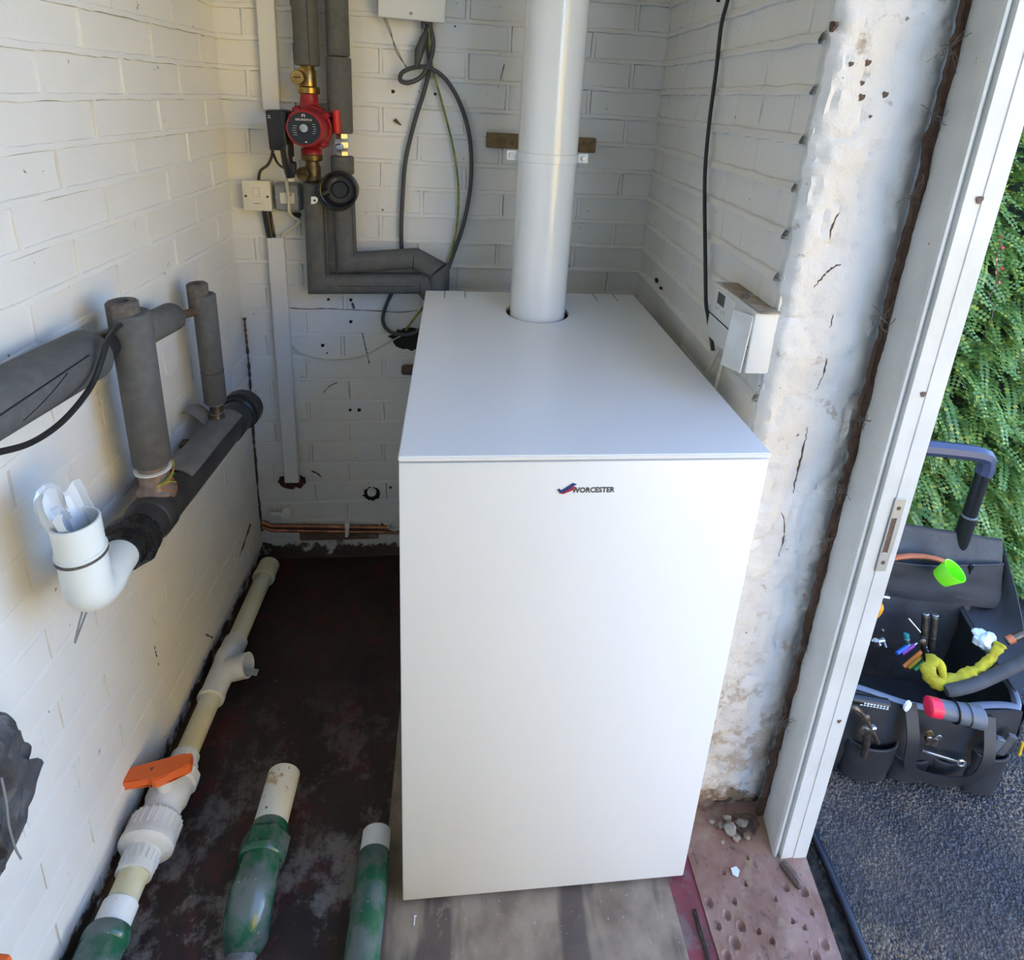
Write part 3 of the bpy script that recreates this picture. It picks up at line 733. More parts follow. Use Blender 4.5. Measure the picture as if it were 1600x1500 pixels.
def gate_valve(z, name_label, m, zn, rn):
    t = thing('isolating_valve', name_label, 'valve', (X1, YP, z - .03))
    b = MB(); b.lathe((X1, YP, z - .032), Z3, [(.014, 0), (.014, .012), (.0175, .016), (.0175, .046), (.0145, .050), (.0145, .062)], 24); obj('valve_body', b, m, t)
    b = MB(); b.cyl((X1, YP, zn - .0075), (X1, YP, zn + .0075), rn, n=32, bev=.002, f=None); obj('union_nut', b, m, t, ang=25)
    b = MB(); b.cyl((X1, YP, z + (.030 if zn < z else -.034)), (X1, YP, z + (.040 if zn < z else -.024)), .0195, n=6, bev=.001); obj('hexagon_nut', b, m, t, ang=20)
    b = MB(); b.lathe((X1 - .012, YP - .010, z), (-.12, -1, 0), [(.012, 0), (.012, .010), (.0150, .012), (.0150, .020), (.0135, .022), (.006, .0222)], 20); h = obj('valve_head', b, m, t)
    b = MB(); b.box((X1 - .0148, YP - .0335, z), (.014, .002, .0022)); obj('screwdriver_slot', b, DARK, h)
    return t
gate_valve(1.293, 'bright brass isolating valve above the red pump', BRASS, 1.2685, .0235)
gate_valve(1.094, 'dull brass isolating valve below the red pump', BRASSD, 1.128, .0225)

t = thing('lever_valve', 'chrome ball valve with an upright red lever handle', 'valve', (X2, YP, 1.13))
xv = X2 + .002
b = MB(); b.lathe((xv, YP, 1.132), Z3, [(.011, 0), (.0135, .003), (.0135, .012), (.0118, .014), (.0152, .020), (.0152, .032), (.0118, .038), (.0135, .040), (.0135, .050), (.011, .054)], 6); obj('valve_body', b, CHROME, t, ang=25)
b = MB(); b.cyl((xv - .003, YP - .010, 1.155), (xv - .003, YP - .030, 1.155), .0075, n=18); sp = obj('spindle', b, CHROME, t)
b = MB(); b.cyl((xv - .003, YP - .030, 1.155), (xv - .003, YP - .036, 1.155), .0055, n=6); obj('nut', b, STEEL, sp)
b = MB(); b.box((xv - .005, YP - .0285, 1.160), (.014, .003, .026), bev=.001); lv = obj('lever', b, STEEL, t)
a_, c_ = AY(527, 208, .715), AY(525, 172, .715)
b = MB(); b.tube([a_, a_ * .6 + c_ * .4, c_ * .85 + a_ * .15, c_], [.0070, .0080, .0082, .0062], 14); obj('lever_grip', b, REDL, lv, label='red plastic lever sleeve')

t = thing('round_black_cap', 'round black rubber cap like a dished bowl on the right riser', 'cap', (X2, YP, 1.02))
gx = AY(527, 300, .690); g = Vector((gx.x, .690, gx.z)); ax = Vector((.05, -1, .06))
b = MB(); b.lathe(g + Vector((0, .050, 0)), ax, [(.018, 0), (.030, .012), (.0405, .020), (.0415, .042), (.0405, .0455), (.0370, .046), (.0335, .036), (.031, .022), (.020, .020), (.0195, .026), (.0165, .030), (.001, .031)], 44); cp = obj('bowl', b, BLACKR, t)
b = MB(); b.cyl(g + Vector((0, .050, 0)) + ax.normalized() * .022, g + Vector((0, .050, 0)) + ax.normalized() * .0245, .0285, n=40, bev=.0008); obj('inner_disc', b, M('lighter_black_rubber', (.045, .045, .047), .55), cp)  # disc coloured lighter than the bowl so that the recess reads
xa_, ya_, za_ = frame_of(ax); b = MB(); b.tube([g + Vector((0, .050, 0)) + za_ * .0445 + (xa_ * math.cos(2 * PI * i / 40) + ya_ * math.sin(2 * PI * i / 40)) * .0392 for i in range(41)], .0024, 8); obj('lip', b, BLACKP, cp)
b = MB(); b.lathe(g + ax.normalized() * .002, ax, [(.0395, 0), (.0415, .0015), (.0395, .003)], 44, False, False); obj('rim', b, BLACKP, t)
b = MB(); b.tube([g + Vector((-.026, .02, -.004)), g + Vector((-.040, .004, -.010))], [.010, .0065], 12); sp = obj('spout', b, BLACKR, t)
tp = AY(491, 313, .672)
b = MB(); b.prism([AY(x, y, .672) for x, y in ((486, 307.5), (492, 307), (496.5, 310), (496.5, 315), (492, 318.5), (486, 319))], (0, .0022, 0)); tg = obj('white_tag', b, INKW, t, label='small white tag with a black dot')
b = MB(); b.cyl(AY(491.5, 313.2, .672), AY(491.5, 313.2, .672) - Vector((0, .0008, 0)), .0026, n=10); obj('dot', b, BLACKP, tg)
p = AY(521, 282, .676); b = MB(); b.box(p + Vector((0, .006, 0)), (.012, .001, .006), rot=(0, -.5, 0)); obj('sticker', b, FOAMC, t)

# ------------------------------------------------------------------ trunking, switches, boxes
def ragged(px, py, rx, ry, Y, seed, n=26):
    return [AY(px + rx * math.cos(2 * PI * i / n) * (1 + .45 * mn.noise(Vector((i * .9, seed, 0)))), py + ry * math.sin(2 * PI * i / n) * (1 + .5 * mn.noise(Vector((i * .9, seed, 5)))), Y) for i in range(n)]
def trunking(label, tx0, ty0, tx1, ty1, zt=None, wd=.0375):
    a, b_ = AY(tx0, ty0, .776), AY(tx1, ty1, .776)
    if zt: a = Vector((a.x, a.y, zt))
    t = thing('cable_trunking', label, 'trunking', (b_.x, .79, b_.z)); L = (a - b_).length; c = (a + b_) / 2; an = math.atan2(a.x - b_.x, a.z - b_.z)
    q = MB(); q.box((c.x, .789, c.z), (wd - .003, .018, L), rot=(0, an, 0), bev=.001); obj('channel', q, TRUNK, t)
    q = MB(); q.box((c.x, .7785, c.z), (wd, .0055, L), rot=(0, an, 0), bev=.0018); obj('lid', q, TRUNK, t)
trunking('white plastic trunking running up above the two switches', 420, 20, 424, 172, HC)
trunking('long white plastic trunking running down the back wall below the switches', 429.5, 372, 456, 755)
P = ragged(456, 753, 21, 11, .7915, 4)
b = MB(); b.prism(P, (0, .006, 0)); obj('wall_hole', b, M('raw_brick_hole', (.05, .014, .012), .9, c2=(.10, .03, .02), nscale=90, bmp=1.0, bscale=120, bdist=.004), wall_back, label='broken-out hole at the trunking foot')

a, c = AY(377.5, 281, .764), AY(425.5, 330, .764); cx_, cz_ = (a.x + c.x) / 2, (a.z + c.z) / 2; wd, hg = c.x - a.x, a.z - c.z
t = thing('fused_switch', 'cream square fused switch on the back wall left of the grey metal one', 'switch', (cx_, .78, cz_ - hg / 2))
b = MB(); b.box((cx_, .782, cz_), (wd - .004, .034, hg - .004), bev=.002); obj('back_box', b, CREAMP, t)
b = MB(); b.box((cx_, .7635, cz_), (wd, .006, hg), bev=.0025, seg=2); fpz = obj('faceplate', b, CREAMP, t)
b = MB(); b.box((cx_ + .000, .7598, cz_ + .008), (.0135, .0030, .0205), rot=(.06, 0, 0), bev=.001); obj('rocker', b, CREAMP, fpz)
b = MB(); b.box((cx_, .7602, cz_ + .008), (.0155, .0012, .0225)); obj('rocker_surround', b, CABLEW, fpz)
b = MB(); b.box((cx_ + .001, .7600, cz_ - .0130), (.026, .0016, .0075), bev=.0006); obj('fuse_carrier', b, CREAMP, fpz)
b = MB(); b.box((cx_ + .001, .7590, cz_ - .0165), (.014, .0006, .0012)); obj('carrier_slot', b, RUST, fpz)
for s in (-1, 1):
    b = MB(); b.cyl((cx_ + s * .0235, .7606, cz_ - .001), (cx_ + s * .0235, .7596, cz_ - .001), .0030, n=12); obj('screw', b, RUST, fpz)
a, c = AY(427, 286, .766), AY(470, 331, .766); dx_, dz_ = (a.x + c.x) / 2, (a.z + c.z) / 2; wd, hg = c.x - a.x, a.z - c.z
t = thing('metal_switch', 'grey metal switch box with a cream rocker beside the lagged pipe', 'switch', (dx_, .78, dz_ - hg / 2))
b = MB(); b.box((dx_, .782, dz_), (wd, .034, hg), bev=.006, seg=3); obj('metal_box', b, METALG, t)
b = MB(); b.box((dx_, .7645, dz_), (wd - .006, .0022, hg - .006), bev=.001); fpz = obj('faceplate', b, METALG, t)
b = MB(); b.box((dx_ + .001, .7630, dz_ - .001), (.032, .004, .025), bev=.001); obj('rocker', b, CREAMP, fpz)
b = MB(); b.box((dx_ + .0075, .7608, dz_ + .0075), (.009, .0012, .0032)); obj('indicator', b, TREDP, fpz, label='dark red indicator window')
for s in (-1, 1):
    b = MB(); b.cyl((dx_ + s * .024, .7634, dz_), (dx_ + s * .024, .7622, dz_), .0028, n=10); obj('screw', b, STEEL, fpz)
def cable(name, label, cat, pts, r, m, n=8, group=None, parent=None):
    b = MB(); b.tube(spline(pts, n), r, 10)
    if parent is not None: return obj(name, b, m, parent, label=label) if label else obj(name, b, m, parent)
    return tag(obj(name, b, m), label, cat, group)
cable('power_cable', 'brown cable from the pump box down into the cream switch', 'cable', [AY(426, 236, .72), AY(424, 246, .74), AY(418, 258, .765), AY(407, 267, .78), AY(404, 281, .785), AY(404, 290, .788)], .0032, BROWNC)
cable('power_cable', 'thin dark lead from the pump box to the black plug', 'cable', [AY(427, 240, .72), AY(432, 252, .725), AY(438, 259, .715), AY(446, 264, .70)], .0026, BROWNC)
cable('cream_flex', 'cream flex hanging across the grey metal switch to the trunking', 'cable', [AY(449, 272, .690), AY(448, 288, .735), AY(451, 308, .752), AY(452, 330, .758), AY(458, 339, .770), AY(468, 345, .776), AY(460, 354, .778), AY(447, 363, .781), AY(440, 373, .783)], .0033, CABLEW)
b = MB(); b.box(AY(455, 280, .70), (.012, .012, .010), bev=.002); tag(obj('flex_clamp', b, CREAMP), 'small cream clamp joining the black plug and the cream flex', 'clamp')
t = thing('conduit_stub', 'short black flexible conduit between the cream switch and the trunking', 'conduit', AY(424, 370, .787))
b = MB(); b.tube([AY(416, 327, .787), AY(420, 350, .787), AY(425, 377, .787)], .0105, 14); obj('tube', b, BLACKR, t)
b = MB(); b.tube([AY(424, 340, .7770), AY(428, 365, .7770)], .0022, 6); obj('core', b, BROWNC, t)
b = MB(); b.box(AY(463, 336, .787), (.020, .016, .012), bev=.003); tag(obj('cable_gland', b, BLACKR), 'black cable gland under the grey metal switch', 'gland')

a, c = AY(592, 18, .756), AY(697, 30, .756)
t = thing('junction_box', 'off-white junction box at the top of the back wall with cables below', 'box', ((a.x + c.x) / 2, .775, c.z))
bx = ((a.x + c.x) / 2, .777, c.z + .055)
b = MB(); b.box(bx, (c.x - a.x - .004, .046, .118), bev=.004, seg=2); obj('back_box', b, BOXW, t)
b = MB(); b.box((bx[0], .7555, bx[2]), (c.x - a.x, .010, .124), rot=(0, .03, 0), bev=.004, seg=2); ld = obj('lid', b, BOXW, t)
q = AY(642, 21, .750); b = MB(); b.cyl(q, q - Vector((0, .0016, 0)), .0034, n=14); obj('screw', b, STEEL, ld)
for x_ in (662, 672):
    q = AY(x_, 38, .77); b = MB(); b.cyl(q + Vector((0, 0, .012)), q - Vector((0, 0, .008)), .0055, n=12); obj('gland', b, CABLEG, t)
YC = .780
cable('heating_cable', 'thick grey cable looping once then curving down right of the earth wire', 'cable', [AY(671, 38, .775), AY(677, 65, .775), AY(673, 92, .77), AY(660, 118, .76), AY(640, 129, .755), AY(626, 126, .755), AY(628, 114, .765), AY(645, 106, .77), AY(670, 106, .765), AY(698, 126, .77), AY(722, 170, YC), AY(735, 225, YC), AY(735, 290, YC), AY(724, 350, YC), AY(708, 398, YC), AY(700, 420, .77)], .0050, CABLEG)
cable('heating_cable', 'thick grey cable hanging straight down left of the earth wire', 'cable', [AY(664, 38, .775), AY(668, 70, .780), AY(671, 105, .783), AY(662, 145, YC), AY(648, 190, YC), AY(634, 250, YC), AY(629, 310, YC), AY(627, 360, YC), AY(628, 400, .788)], .0050, CABLEG)
cable('earth_wire', 'thin green and yellow earth wire hanging between the two grey cables', 'cable', [AY(669, 40, .772), AY(672, 80, .776), AY(678, 115, .776), AY(693, 170, YC), AY(708, 230, YC), AY(716, 290, YC), AY(714, 350, YC), AY(703, 405, .778)], .0026, EARTH)
b = MB(); b.tube([AY(668, 46, .775), AY(662, 62, .77), AY(655, 80, .765), AY(651, 104, .764)], [.0045, .0095, .0105, .0055], 14); tag(obj('cable_sleeve', b, CABLEG), 'fat dark cable sleeve under the junction box', 'sleeve')
b = MB()
for k in range(3): b.tube(spline([AY(592 + k, 10, .775), AY(606 + k * 2, 45, .772), AY(622 - k * 2, 80, .770), AY(634 + k, 105, .768)], 5), .0007, 4)
tag(obj('cobweb_strands', b, COBWEB), 'dusty cobweb strands slanting from the junction box to the cable loop', 'cobweb'); bpy.data.objects['cobweb_strands']['kind'] = 'stuff'
cable('heating_cable', 'grey cable dropping in a bend beside the boiler below the lagged pipes', 'cable', [AY(614, 455, .785), AY(604, 475, .785), AY(598, 498, .783), AY(604, 514, .78), AY(620, 522, .775), AY(645, 521, .77), AY(668, 505, .76)], .0046, CABLEG)
cable('earth_wire', 'short green and yellow earth wire beside the boiler edge', 'cable', [AY(634, 516, .772), AY(647, 498, .765), AY(662, 480, .755), AY(672, 470, .75)], .0030, EARTH)
cable('spare_flex', 'thin pale flex sagging across the back wall behind the trunking', 'cable', [AY(452, 536, .793), AY(470, 552, .7925), AY(500, 560, .7925), AY(530, 562, .7925), AY(565, 557, .7925), AY(590, 545, .7925), AY(620, 528, .786), AY(632, 523, .78)], .0016, CABLEW)
b = MB(); P = ragged(640, 530, 28, 17, .7905, 12)
b.prism(P, (0, .006, 0)); obj('wall_hole', b, DARK, wall_back, label='dark broken-out hole beside the boiler')
b = MB(); q = AY(630, 578, .78); b.lathe(q + Vector((-.004, 0, 0)), (1, 0, 0), [(.010, 0), (.0125, .004), (.0135, .035), (.0135, .12)], 16); tag(obj('pipe_stub', b, M('rusty_brown_pipe', (.075, .05, .04), .7, c2=(.12, .07, .05), nscale=60)), 'rusty brown pipe stub behind the boiler side', 'pipe')

# copper pipes and capped wastes low on the back wall
for k, (za, zb, lab) in enumerate(((.1185, .099, 'upper of two copper pipes low along the back wall'), (.1035, .083, 'lower of two copper pipes low along the back wall'))):
    t = thing('copper_pipe', lab, 'pipe', (-.2, .785, zb))
    b = MB(); b.tube([(-.448, .789, za + .012), (-.425, .788, za), (-.20, .787, (za + zb) / 2), (.02, .787, zb)], .0052, 12); obj('tube', b, COPPER, t)
q = AY(542, 829, .780); t = thing('pipe_clip', 'white clip over the two copper pipes', 'clip', q)
b = MB(); b.box(q + Vector((.001, -.0015, .001)), (.010, .005, .046), rot=(.04, .12, 0), bev=.002); obj('strap', b, PVCW, t)
b = MB(); b.box(q + Vector((.0, .0085, .001)), (.012, .016, .040), bev=.002); obj('base', b, PVCW, t)
q = AY(440, 803, .782); t = thing('drain_cock', 'white drain cock with a flat lever in the back left corner', 'valve', q)
b = MB(); b.lathe(q + Vector((.010, .016, -.002)), (0, -1, 0), [(.013, 0), (.013, .018), (.010, .022)], 16); obj('valve_body', b, PVCW, t)
b = MB(); b.box(q + Vector((-.016, -.002, .001)), (.036, .007, .012), rot=(0, .08, 0), bev=.003); obj('lever', b, PVCW, t)
q = AY(580, 771, .785); b = MB(); b.lathe(q + Vector((0, .014, 0)), (.1, -1, .1), [(.0125, 0), (.0125, .012), (.010, .016)], 18); o = tag(obj('pipe_plug', b, PVCW), 'white capped pipe end in a ragged hole in the back wall', 'cap')
b = MB(); b.prism(ragged(581, 772, 13, 10, .7925, 9), (0, .006, 0)); obj('wall_hole', b, DARK, wall_back)
q = AY(614, 816, .780); t = thing('waste_pipe_end', 'round white waste pipe end in the back wall beside the boiler', 'pipe', q)
b = MB(); b.hollow(q + Vector((.006, .018, -.002)), q + Vector((.006, -.012, -.004)), .0185, .015, 24, .02); obj('socket', b, PVCW, t)
b = MB(); b.cyl(q + Vector((.006, -.004, 0)), q + Vector((.006, .004, 0)), .014, n=20); obj('bung', b, PVCW, t)
b = MB(); b.box(AY(530, 832, .7925), (.215, .006, .048), bev=.002); obj('brown_stain_strip', b, M('brown_timber_strip', (.13, .075, .05), .8, c2=(.20, .14, .10), nscale=40), wall_back, label='brown strip behind the copper pipes')
# drilled holes and scars in the back and right walls
for x, y, r in ((614, 143, .0042), (680, 147, .0034), (513, 468, .0036), (548, 469, .0040), (548, 503, .0040), (504, 540, .0042), (511, 552, .002), (547, 641, .0040), (561, 641, .0048), (610, 762, .0036), (597, 820, .0036), (711, 41, .002), (598, 328, .002)):
    p = AY(x, y, .7945); b = MB(); b.cyl(p + Vector((0, .004, 0)), p, r, n=10, f=lambda i: 1 + .15 * math.sin(i * 2.1)); obj('drill_hole', b, DARK, wall_back)
p = AY(621, 191, .790); b = MB(); b.tube([p + Vector((-.006, 0, .006)), p, p + Vector((.008, .002, -.006))], [.0046, .003, .0015], 8); obj('nail_stub', b, RUST, wall_back)
for pts, r in (([(566, 521), (570, 538), (574, 555), (577, 568)], .0013), ([(505, 614), (514, 604), (527, 598)], .0010), ([(452, 481), (480, 483), (510, 482), (548, 484), (590, 486), (625, 488), (652, 485)], .0011), ([(487, 736), (496, 740), (501, 745)], .0020), ([(550, 473), (553, 482)], .003), ([(788, 100), (783, 120), (778, 138)], .0009)):
    P = spline([AY(x, y, .7945) for x, y in pts], 5); b = MB(); b.tube(P, [r * random.uniform(.4, 1.3) for _ in P], 5); obj('scratch', b, RUST, wall_back)
P = spline([AY(x, y, .7930) for x, y in ((382, 497), (384, 520), (388, 560), (391, 600), (393, 640), (396, 680), (400, 730), (405, 790), (410, 830))], 8)
b = MB(); b.tube(P, [.0035 * random.uniform(.35, 1.25) for _ in P], 6); obj('corner_crack', b, BROWNGAP, wall_back, label='brown crack down the back left corner')
for x, y, r in ((1024, 438, .005), (1031, 450, .003), (1120, 1, .003)):
    p = AR(x, y, .0045); b = MB(); b.cyl(p, p + Vector((.005, 0, 0)), r, n=8, f=lambda i: 1 + .3 * math.sin(i * 1.7)); obj('drill_hole', b, DARK, wall_right)
p = AR(1300, 40, .0045); b = MB(); b.cyl(p, p + Vector((.004, 0, 0)), .006, n=10, f=lambda i: 1 + .3 * math.sin(i * 1.7)); obj('drill_hole', b, RUST, wall_right)

# ------------------------------------------------------------------ right wall: cable and heating programmer
cable('drop_cable', 'thin black cable hanging down the right wall to the programmer', 'cable', [AR(1150, -60, .014), AR(1137, 0, .014), AR(1127, 40, .014), AR(1119, 110, .014), AR(1109, 185, .014), AR(1102, 260, .014), AR(1101, 320, .014), AR(1102, 400, .016), AR(1103, 470, .018), AR(1106, 492, .018), AR(1110, 520, .018), AR(1114, 548, .016)], .0034, CABLEB)
ux = Vector((-SK, -1, 0)).normalized(); un = Vector((-1, SK, 0)).normalized()
Rw = Matrix((ux, -un, Z3)).transposed()      # local x along the wall towards the door, y into the wall, z up
t = thing('heating_programmer', 'white heating programmer on the right wall with a display and an open flap', 'programmer', AR(1140, 520, .02))
A_ = AR(1119, 448, .034); B_ = AR(1150, 526, .034)
def rp(c, dx=0, dn=0, dz=0): return Vector(c) + ux * dx + un * dn + Z3 * dz
pc = AR(1133, 488, .034)
zt, zb = AR(1122, 440, .034).z, AR(1150, 528, .034).z
s0, s1 = AR(1110, 470, .034), AR(1182, 482, .034)
Lp = (s1 - s0).dot(ux); ctr = s0 + ux * (Lp / 2); zmid = ctr.z - .012
b = MB(); b.box(Vector((ctr.x, ctr.y, zmid)) - un * .018, (Lp, .036, .094), rot=Rw, bev=.004, seg=2); obj('case', b, BOXW, t)
fc = Vector((ctr.x, ctr.y, zmid))
b = MB(); b.box(rp(fc, -.018, .0006, .020), (.072, .002, .046), rot=Rw, bev=.0008); cpn = obj('control_panel', b, BOXW, t)
b = MB(); b.box(rp(fc, -.034, .0016, .029), (.026, .0014, .019), rot=Rw); obj('display', b, LCD, cpn, label='dark grey display')
for i in range(4):
    b = MB(); b.cyl(rp(fc, -.046 + i * .010, .001, .010 + (i % 2) * .003), rp(fc, -.046 + i * .010, .0032, .010 + (i % 2) * .003), .0024, n=10); obj('button', b, CREAMP, cpn)
b = MB(); b.box(rp(fc, 0, .0006, -.006), (Lp * .96, .0012, .0012), rot=Rw); obj('flap_gap', b, DARK, t)
b = MB(); b.box(rp(fc, Lp / 2 - .016, .012, -.002), (.034, .003, .086), rot=Rw @ Euler((-.1, 0, .55)).to_matrix(), bev=.001); obj('flap', b, PVCW, t, label='hinged cover flap hanging open')
b = MB(); b.box(rp(fc, .012, -.020, .049), (Lp * .92, .030, .0025), rot=Rw, bev=.001); obj('dusty_top', b, M('brown_dust', (.30, .24, .17), .9, c2=(.42, .37, .30), nscale=60), t, label='dusty brown top edge')
q = rp(fc, .02, -.010, .053); b = MB(); b.sphere(q, .006, 10, 6, (1, 1, .7)); obj('dirt_lump', b, COBWEB, t)
for px in (1107, 1143):
    q = AR(px, 481 if px < 1120 else 517, .036); b = MB(); b.cyl(q, q + un * .001, .0016, n=8); obj('screw', b, RUST, t)
for k, pts in enumerate(([(1134, 520), (1126, 540), (1112, 568), (1102, 586), (1096, 606)], [(1140, 522), (1134, 550), (1125, 580), (1118, 602), (1112, 622)])):
    cable('programmer_flex', ('left' if k == 0 else 'right') + ' of two cream flexes dropping from the programmer behind the boiler', 'cable', [AR(x, y, .020) for x, y in pts], .0036, CABLEW)
# ------------------------------------------------------------------ left wall: lagged pipes, black header, white elbow
t = thing('lagged_pipe', 'fat grey foam-lagged pipe along the left wall with a slit down its side', 'pipe', (-.434, .0, .90))
a, c = AX(0, 628, -.437), AX(136, 555, -.428); d = (c - a).normalized()
sleeve('lagging', a - d * .30, c, .0365, t)
def on_lag(u, deg): return (a - d * .30).lerp(c, u) + Vector((math.cos(math.radians(deg)), 0, math.sin(math.radians(deg)))) * .0366
b = MB(); b.tube([on_lag(.2 + .05 * i, -8 + 2.6 * i) for i in range(15)], .0011, 5); obj('slit', b, DARK, t)
b = MB(); b.tube([on_lag(.80 - .028 * i, 18 - 7 * i) for i in range(7)], .0008, 5); obj('slit', b, DARK, t)
e0, e1 = AX(236, 511, -.428), AX(268, 495, -.424); d2 = (e1 - e0).normalized()
sleeve('lagging', e0 - d2 * .03, e1, .0255, t, label='shorter length of foam beyond the upright pipes')
b = MB(); b.cyl(c - d * .05, e0, .012, n=16); obj('inner_pipe', b, TOOLB, t)
b = MB(); b.lathe(c + d * .010, d, [(.018, 0), (.024, .004), (.024, .018), (.020, .022), (.020, .045)], 18); obj('black_coupling', b, BLACKR, t, label='black coupling where the foam stops')
b = MB(); b.cyl(e1 - d2 * .01, AX(313, 485, -.412), .0078, n=16); obj('bare_pipe', b, M('brown_pipe', (.085, .055, .035), .55, c2=(.14, .09, .05), nscale=60), t, label='bare brown pipe end')
cable('sensor_cable', 'black cable looping from the upright lagged pipe down in front of the fat one', 'cable', [AX(188, 508, -.400), AX(178, 517, -.392), AX(167, 535, -.386), AX(158, 565, -.384), AX(146, 597, -.384), AX(122, 632, -.384), AX(90, 665, -.385), AX(48, 692, -.386), AX(0, 706, -.388), AX(-40, 712, -.390)], .0036, CABLEB)
def upright(label, X, top, mid, bot, r, rin, off, joint=None):
    A_, B_, C_ = AX(*top, X), AX(*mid, X), AX(*bot, X)
    t = thing('upright_lagged_pipe', label, 'pipe', (X, C_.y, C_.z)); yc = C_.y
    A_ = Vector((X, yc, A_.z)); B_ = Vector((X, yc, B_.z)); C_ = Vector((X, yc, C_.z))
    sleeve('lagging', C_, B_, r, t)
    sleeve('inner_lagging', A_ - Z3 * .055 + off, A_ + off, rin, t, label='thinner foam sleeve sticking out of the top', ri=.009, m=FOAMC)
    b = MB(); b.cyl(A_ + off - Z3 * .012, A_ + off - Z3 * .006, .010, n=14); obj('dark_bore', b, DARK, t)
    if joint:
        z = AX(*joint, X).z; b = MB(); b.lathe((X, yc, z), Z3, [(r, 0), (r + .0006, .0004), (r, .0012)], 28); obj('joint', b, DARK, t)
    return t, C_
t1, C1 = upright('tall grey foam-lagged upright pipe nearest the camera on the left wall', -.402, (212, 462), (217, 478), (238, 722), .0268, .0208, Vector((-.006, -.004, .001)))
t2, C2 = upright('slim grey foam-lagged upright pipe further back on the left wall', -.402, (322, 437), (327, 452), (337, 628), .0205, .0182, Vector((-.008, -.004, 0)), (331, 580))

HXa, HXb = Vector((-.402, .105, .628)), Vector((-.398, .585, .590)); hd = (HXb - HXa).normalized()
t = thing('black_header_pipe', 'black header pipe sloping along the left wall under the upright pipes', 'pipe', HXa)
b = MB(); b.cyl(HXa + hd * .03, HXb, .034, n=32); obj('main_pipe', b, BLACKG, t)
b = MB(); b.lathe(HXa + hd * .018, hd, [(.030, -.022), (.0305, 0), (.0385, .002), (.0405, .010), (.0385, .022), (.0345, .026), (.0345, .030)], 34, f=lambda i: 1 + .025 * math.sin(i * 1.9) + .015 * math.sin(i * 4.3)); obj('mastic_joint', b, MASTIC, t, label='glossy lumpy black mastic round the joint', ang=60)
b = MB(); b.lathe(HXa + hd * .075, hd, [(.034, 0), (.0365, .003), (.0365, .030), (.034, .033)], 32); obj('collar', b, BLACKG, t)
b = MB(); b.lathe(HXb - hd * .030, hd, [(.034, 0), (.0375, .003), (.0375, .018), (.0425, .020), (.0425, .044), (.0385, .046), (.036, .030), (.02, .030)], 36, f=lambda i: 1 + (.012 if i % 3 == 0 else 0)); obj('ribbed_end_cap', b, BLACKR, t, ang=25)
b = MB(); b.lathe(HXb - hd * .095, hd, [(.034, 0), (.0362, .004), (.0362, .055), (.034, .060)], 32); obj('collar', b, BLACKG, t)
def branch(C_, r, m, nm, lab):
    base = Vector((C_.x, C_.y, HXa.z + (C_.y - HXa.y) * hd.z / hd.y))
    b = MB(); b.lathe(base, C_ + Z3 * .02 - base, [(r * 1.28, 0), (r * 1.28, .036), (r * 1.1, .040), (r, .043), (r, (C_.z + .02 - base.z))], 26); return obj(nm, b, m, t, label=lab)
branch(C1, .0215, TAPEB, 'taped_branch', 'branch wrapped in brown tape')
branch(C2, .0125, TOOLB, 'branch', 'short bare branch with bright rings')
for C_, r, z in ((C1, .0285, -.012), (C2, .0172, -.004), (C2, .0150, -.024)):
    b = MB(); b.lathe(C_ + Z3 * z, Z3, [(r - .003, 0), (r * .93, .0006), (r * .93, .0028), (r - .003, .0034)], 26); obj('ring', b, PVCW if r > .016 and C_ is C1 else STEEL, t)
# a split grey sleeve lying over the header, a curl of it standing up
def sheet(u, v):
    q = HXa + hd * (.17 + u * .235); s = Vector((-1, 0, 0)); a_ = math.radians(38 + v * 112)
    rr = .0368 + (.006 * max(0, v - .75) + .002 * math.sin(u * 9))
    return q + Vector((math.cos(a_) * rr * 1, 0, math.sin(a_) * rr))
b = MB(); b.grid(sheet, 12, 12); solid(b, .0016); obj('grey_wrap', b, GREYT, t, label='grey sheet wrapped over the pipe')
def curl(u, v):
    q = HXa + hd * (.345 + u * .035); k = v
    return q + Vector((-.020 - .034 * k + .004 * u, -.012 * k, .032 + .030 * k * k + .018 * math.sin(k * 3) + .004 * u))
b = MB(); b.grid(curl, 4, 10); solid(b, .0012); obj('wrap_curl', b, GREYT, t, label='torn curl of the grey wrap')
def flapp(u, v):
    q = HXa + hd * (.135 + u * .05); return q + Vector((-.028 - .034 * v, 0, .018 + .010 * math.sin(v * 4) + .006 * u))
b = MB(); b.grid(flapp, 3, 8); solid(b, .0012); obj('tape_flap', b, TAPEB, t)
b = MB(); q = HXa + hd * .165
pts = []
for k in range(7):
    a_ = math.radians(38 + k * 9); pts.append(q + hd * .012 + Vector((math.cos(a_), 0, math.sin(a_))) * .0362)
for k in range(6, -1, -1):
    a_ = math.radians(38 + k * 9); pts.append(q + hd * .034 + Vector((math.cos(a_), 0, math.sin(a_))) * .0362)
b.prism(pts, (.0008, 0, .0008)); obj('warning_label', b, WARN, t, label='scrap of orange and yellow label')
for k in range(5):
    b = MB(); ph = random.uniform(0, 1)
    P = [C1 + Vector((math.cos(a_) * .028, math.sin(a_) * .028, -.02 + .012 * math.sin(a_ * 2 + k) - .006 * k)) for a_ in [(-1.2 + .5 * i + ph) for i in range(7)]]
    b.tube(spline(P, 4), .0009, 5); obj('wire_strand', b, (YELLOW, ORNG2, HG, YELLOW, ORNG2)[k], t)
for k, (ya, yb) in enumerate(((.20, .245), (.32, .36))):
    b = MB(); q = HXa + hd * ya
    b.box(q + Vector((-.043, 0, .004)), (.026, .020, .012), bev=.002); obj('pipe_bracket', b, RUST, t)

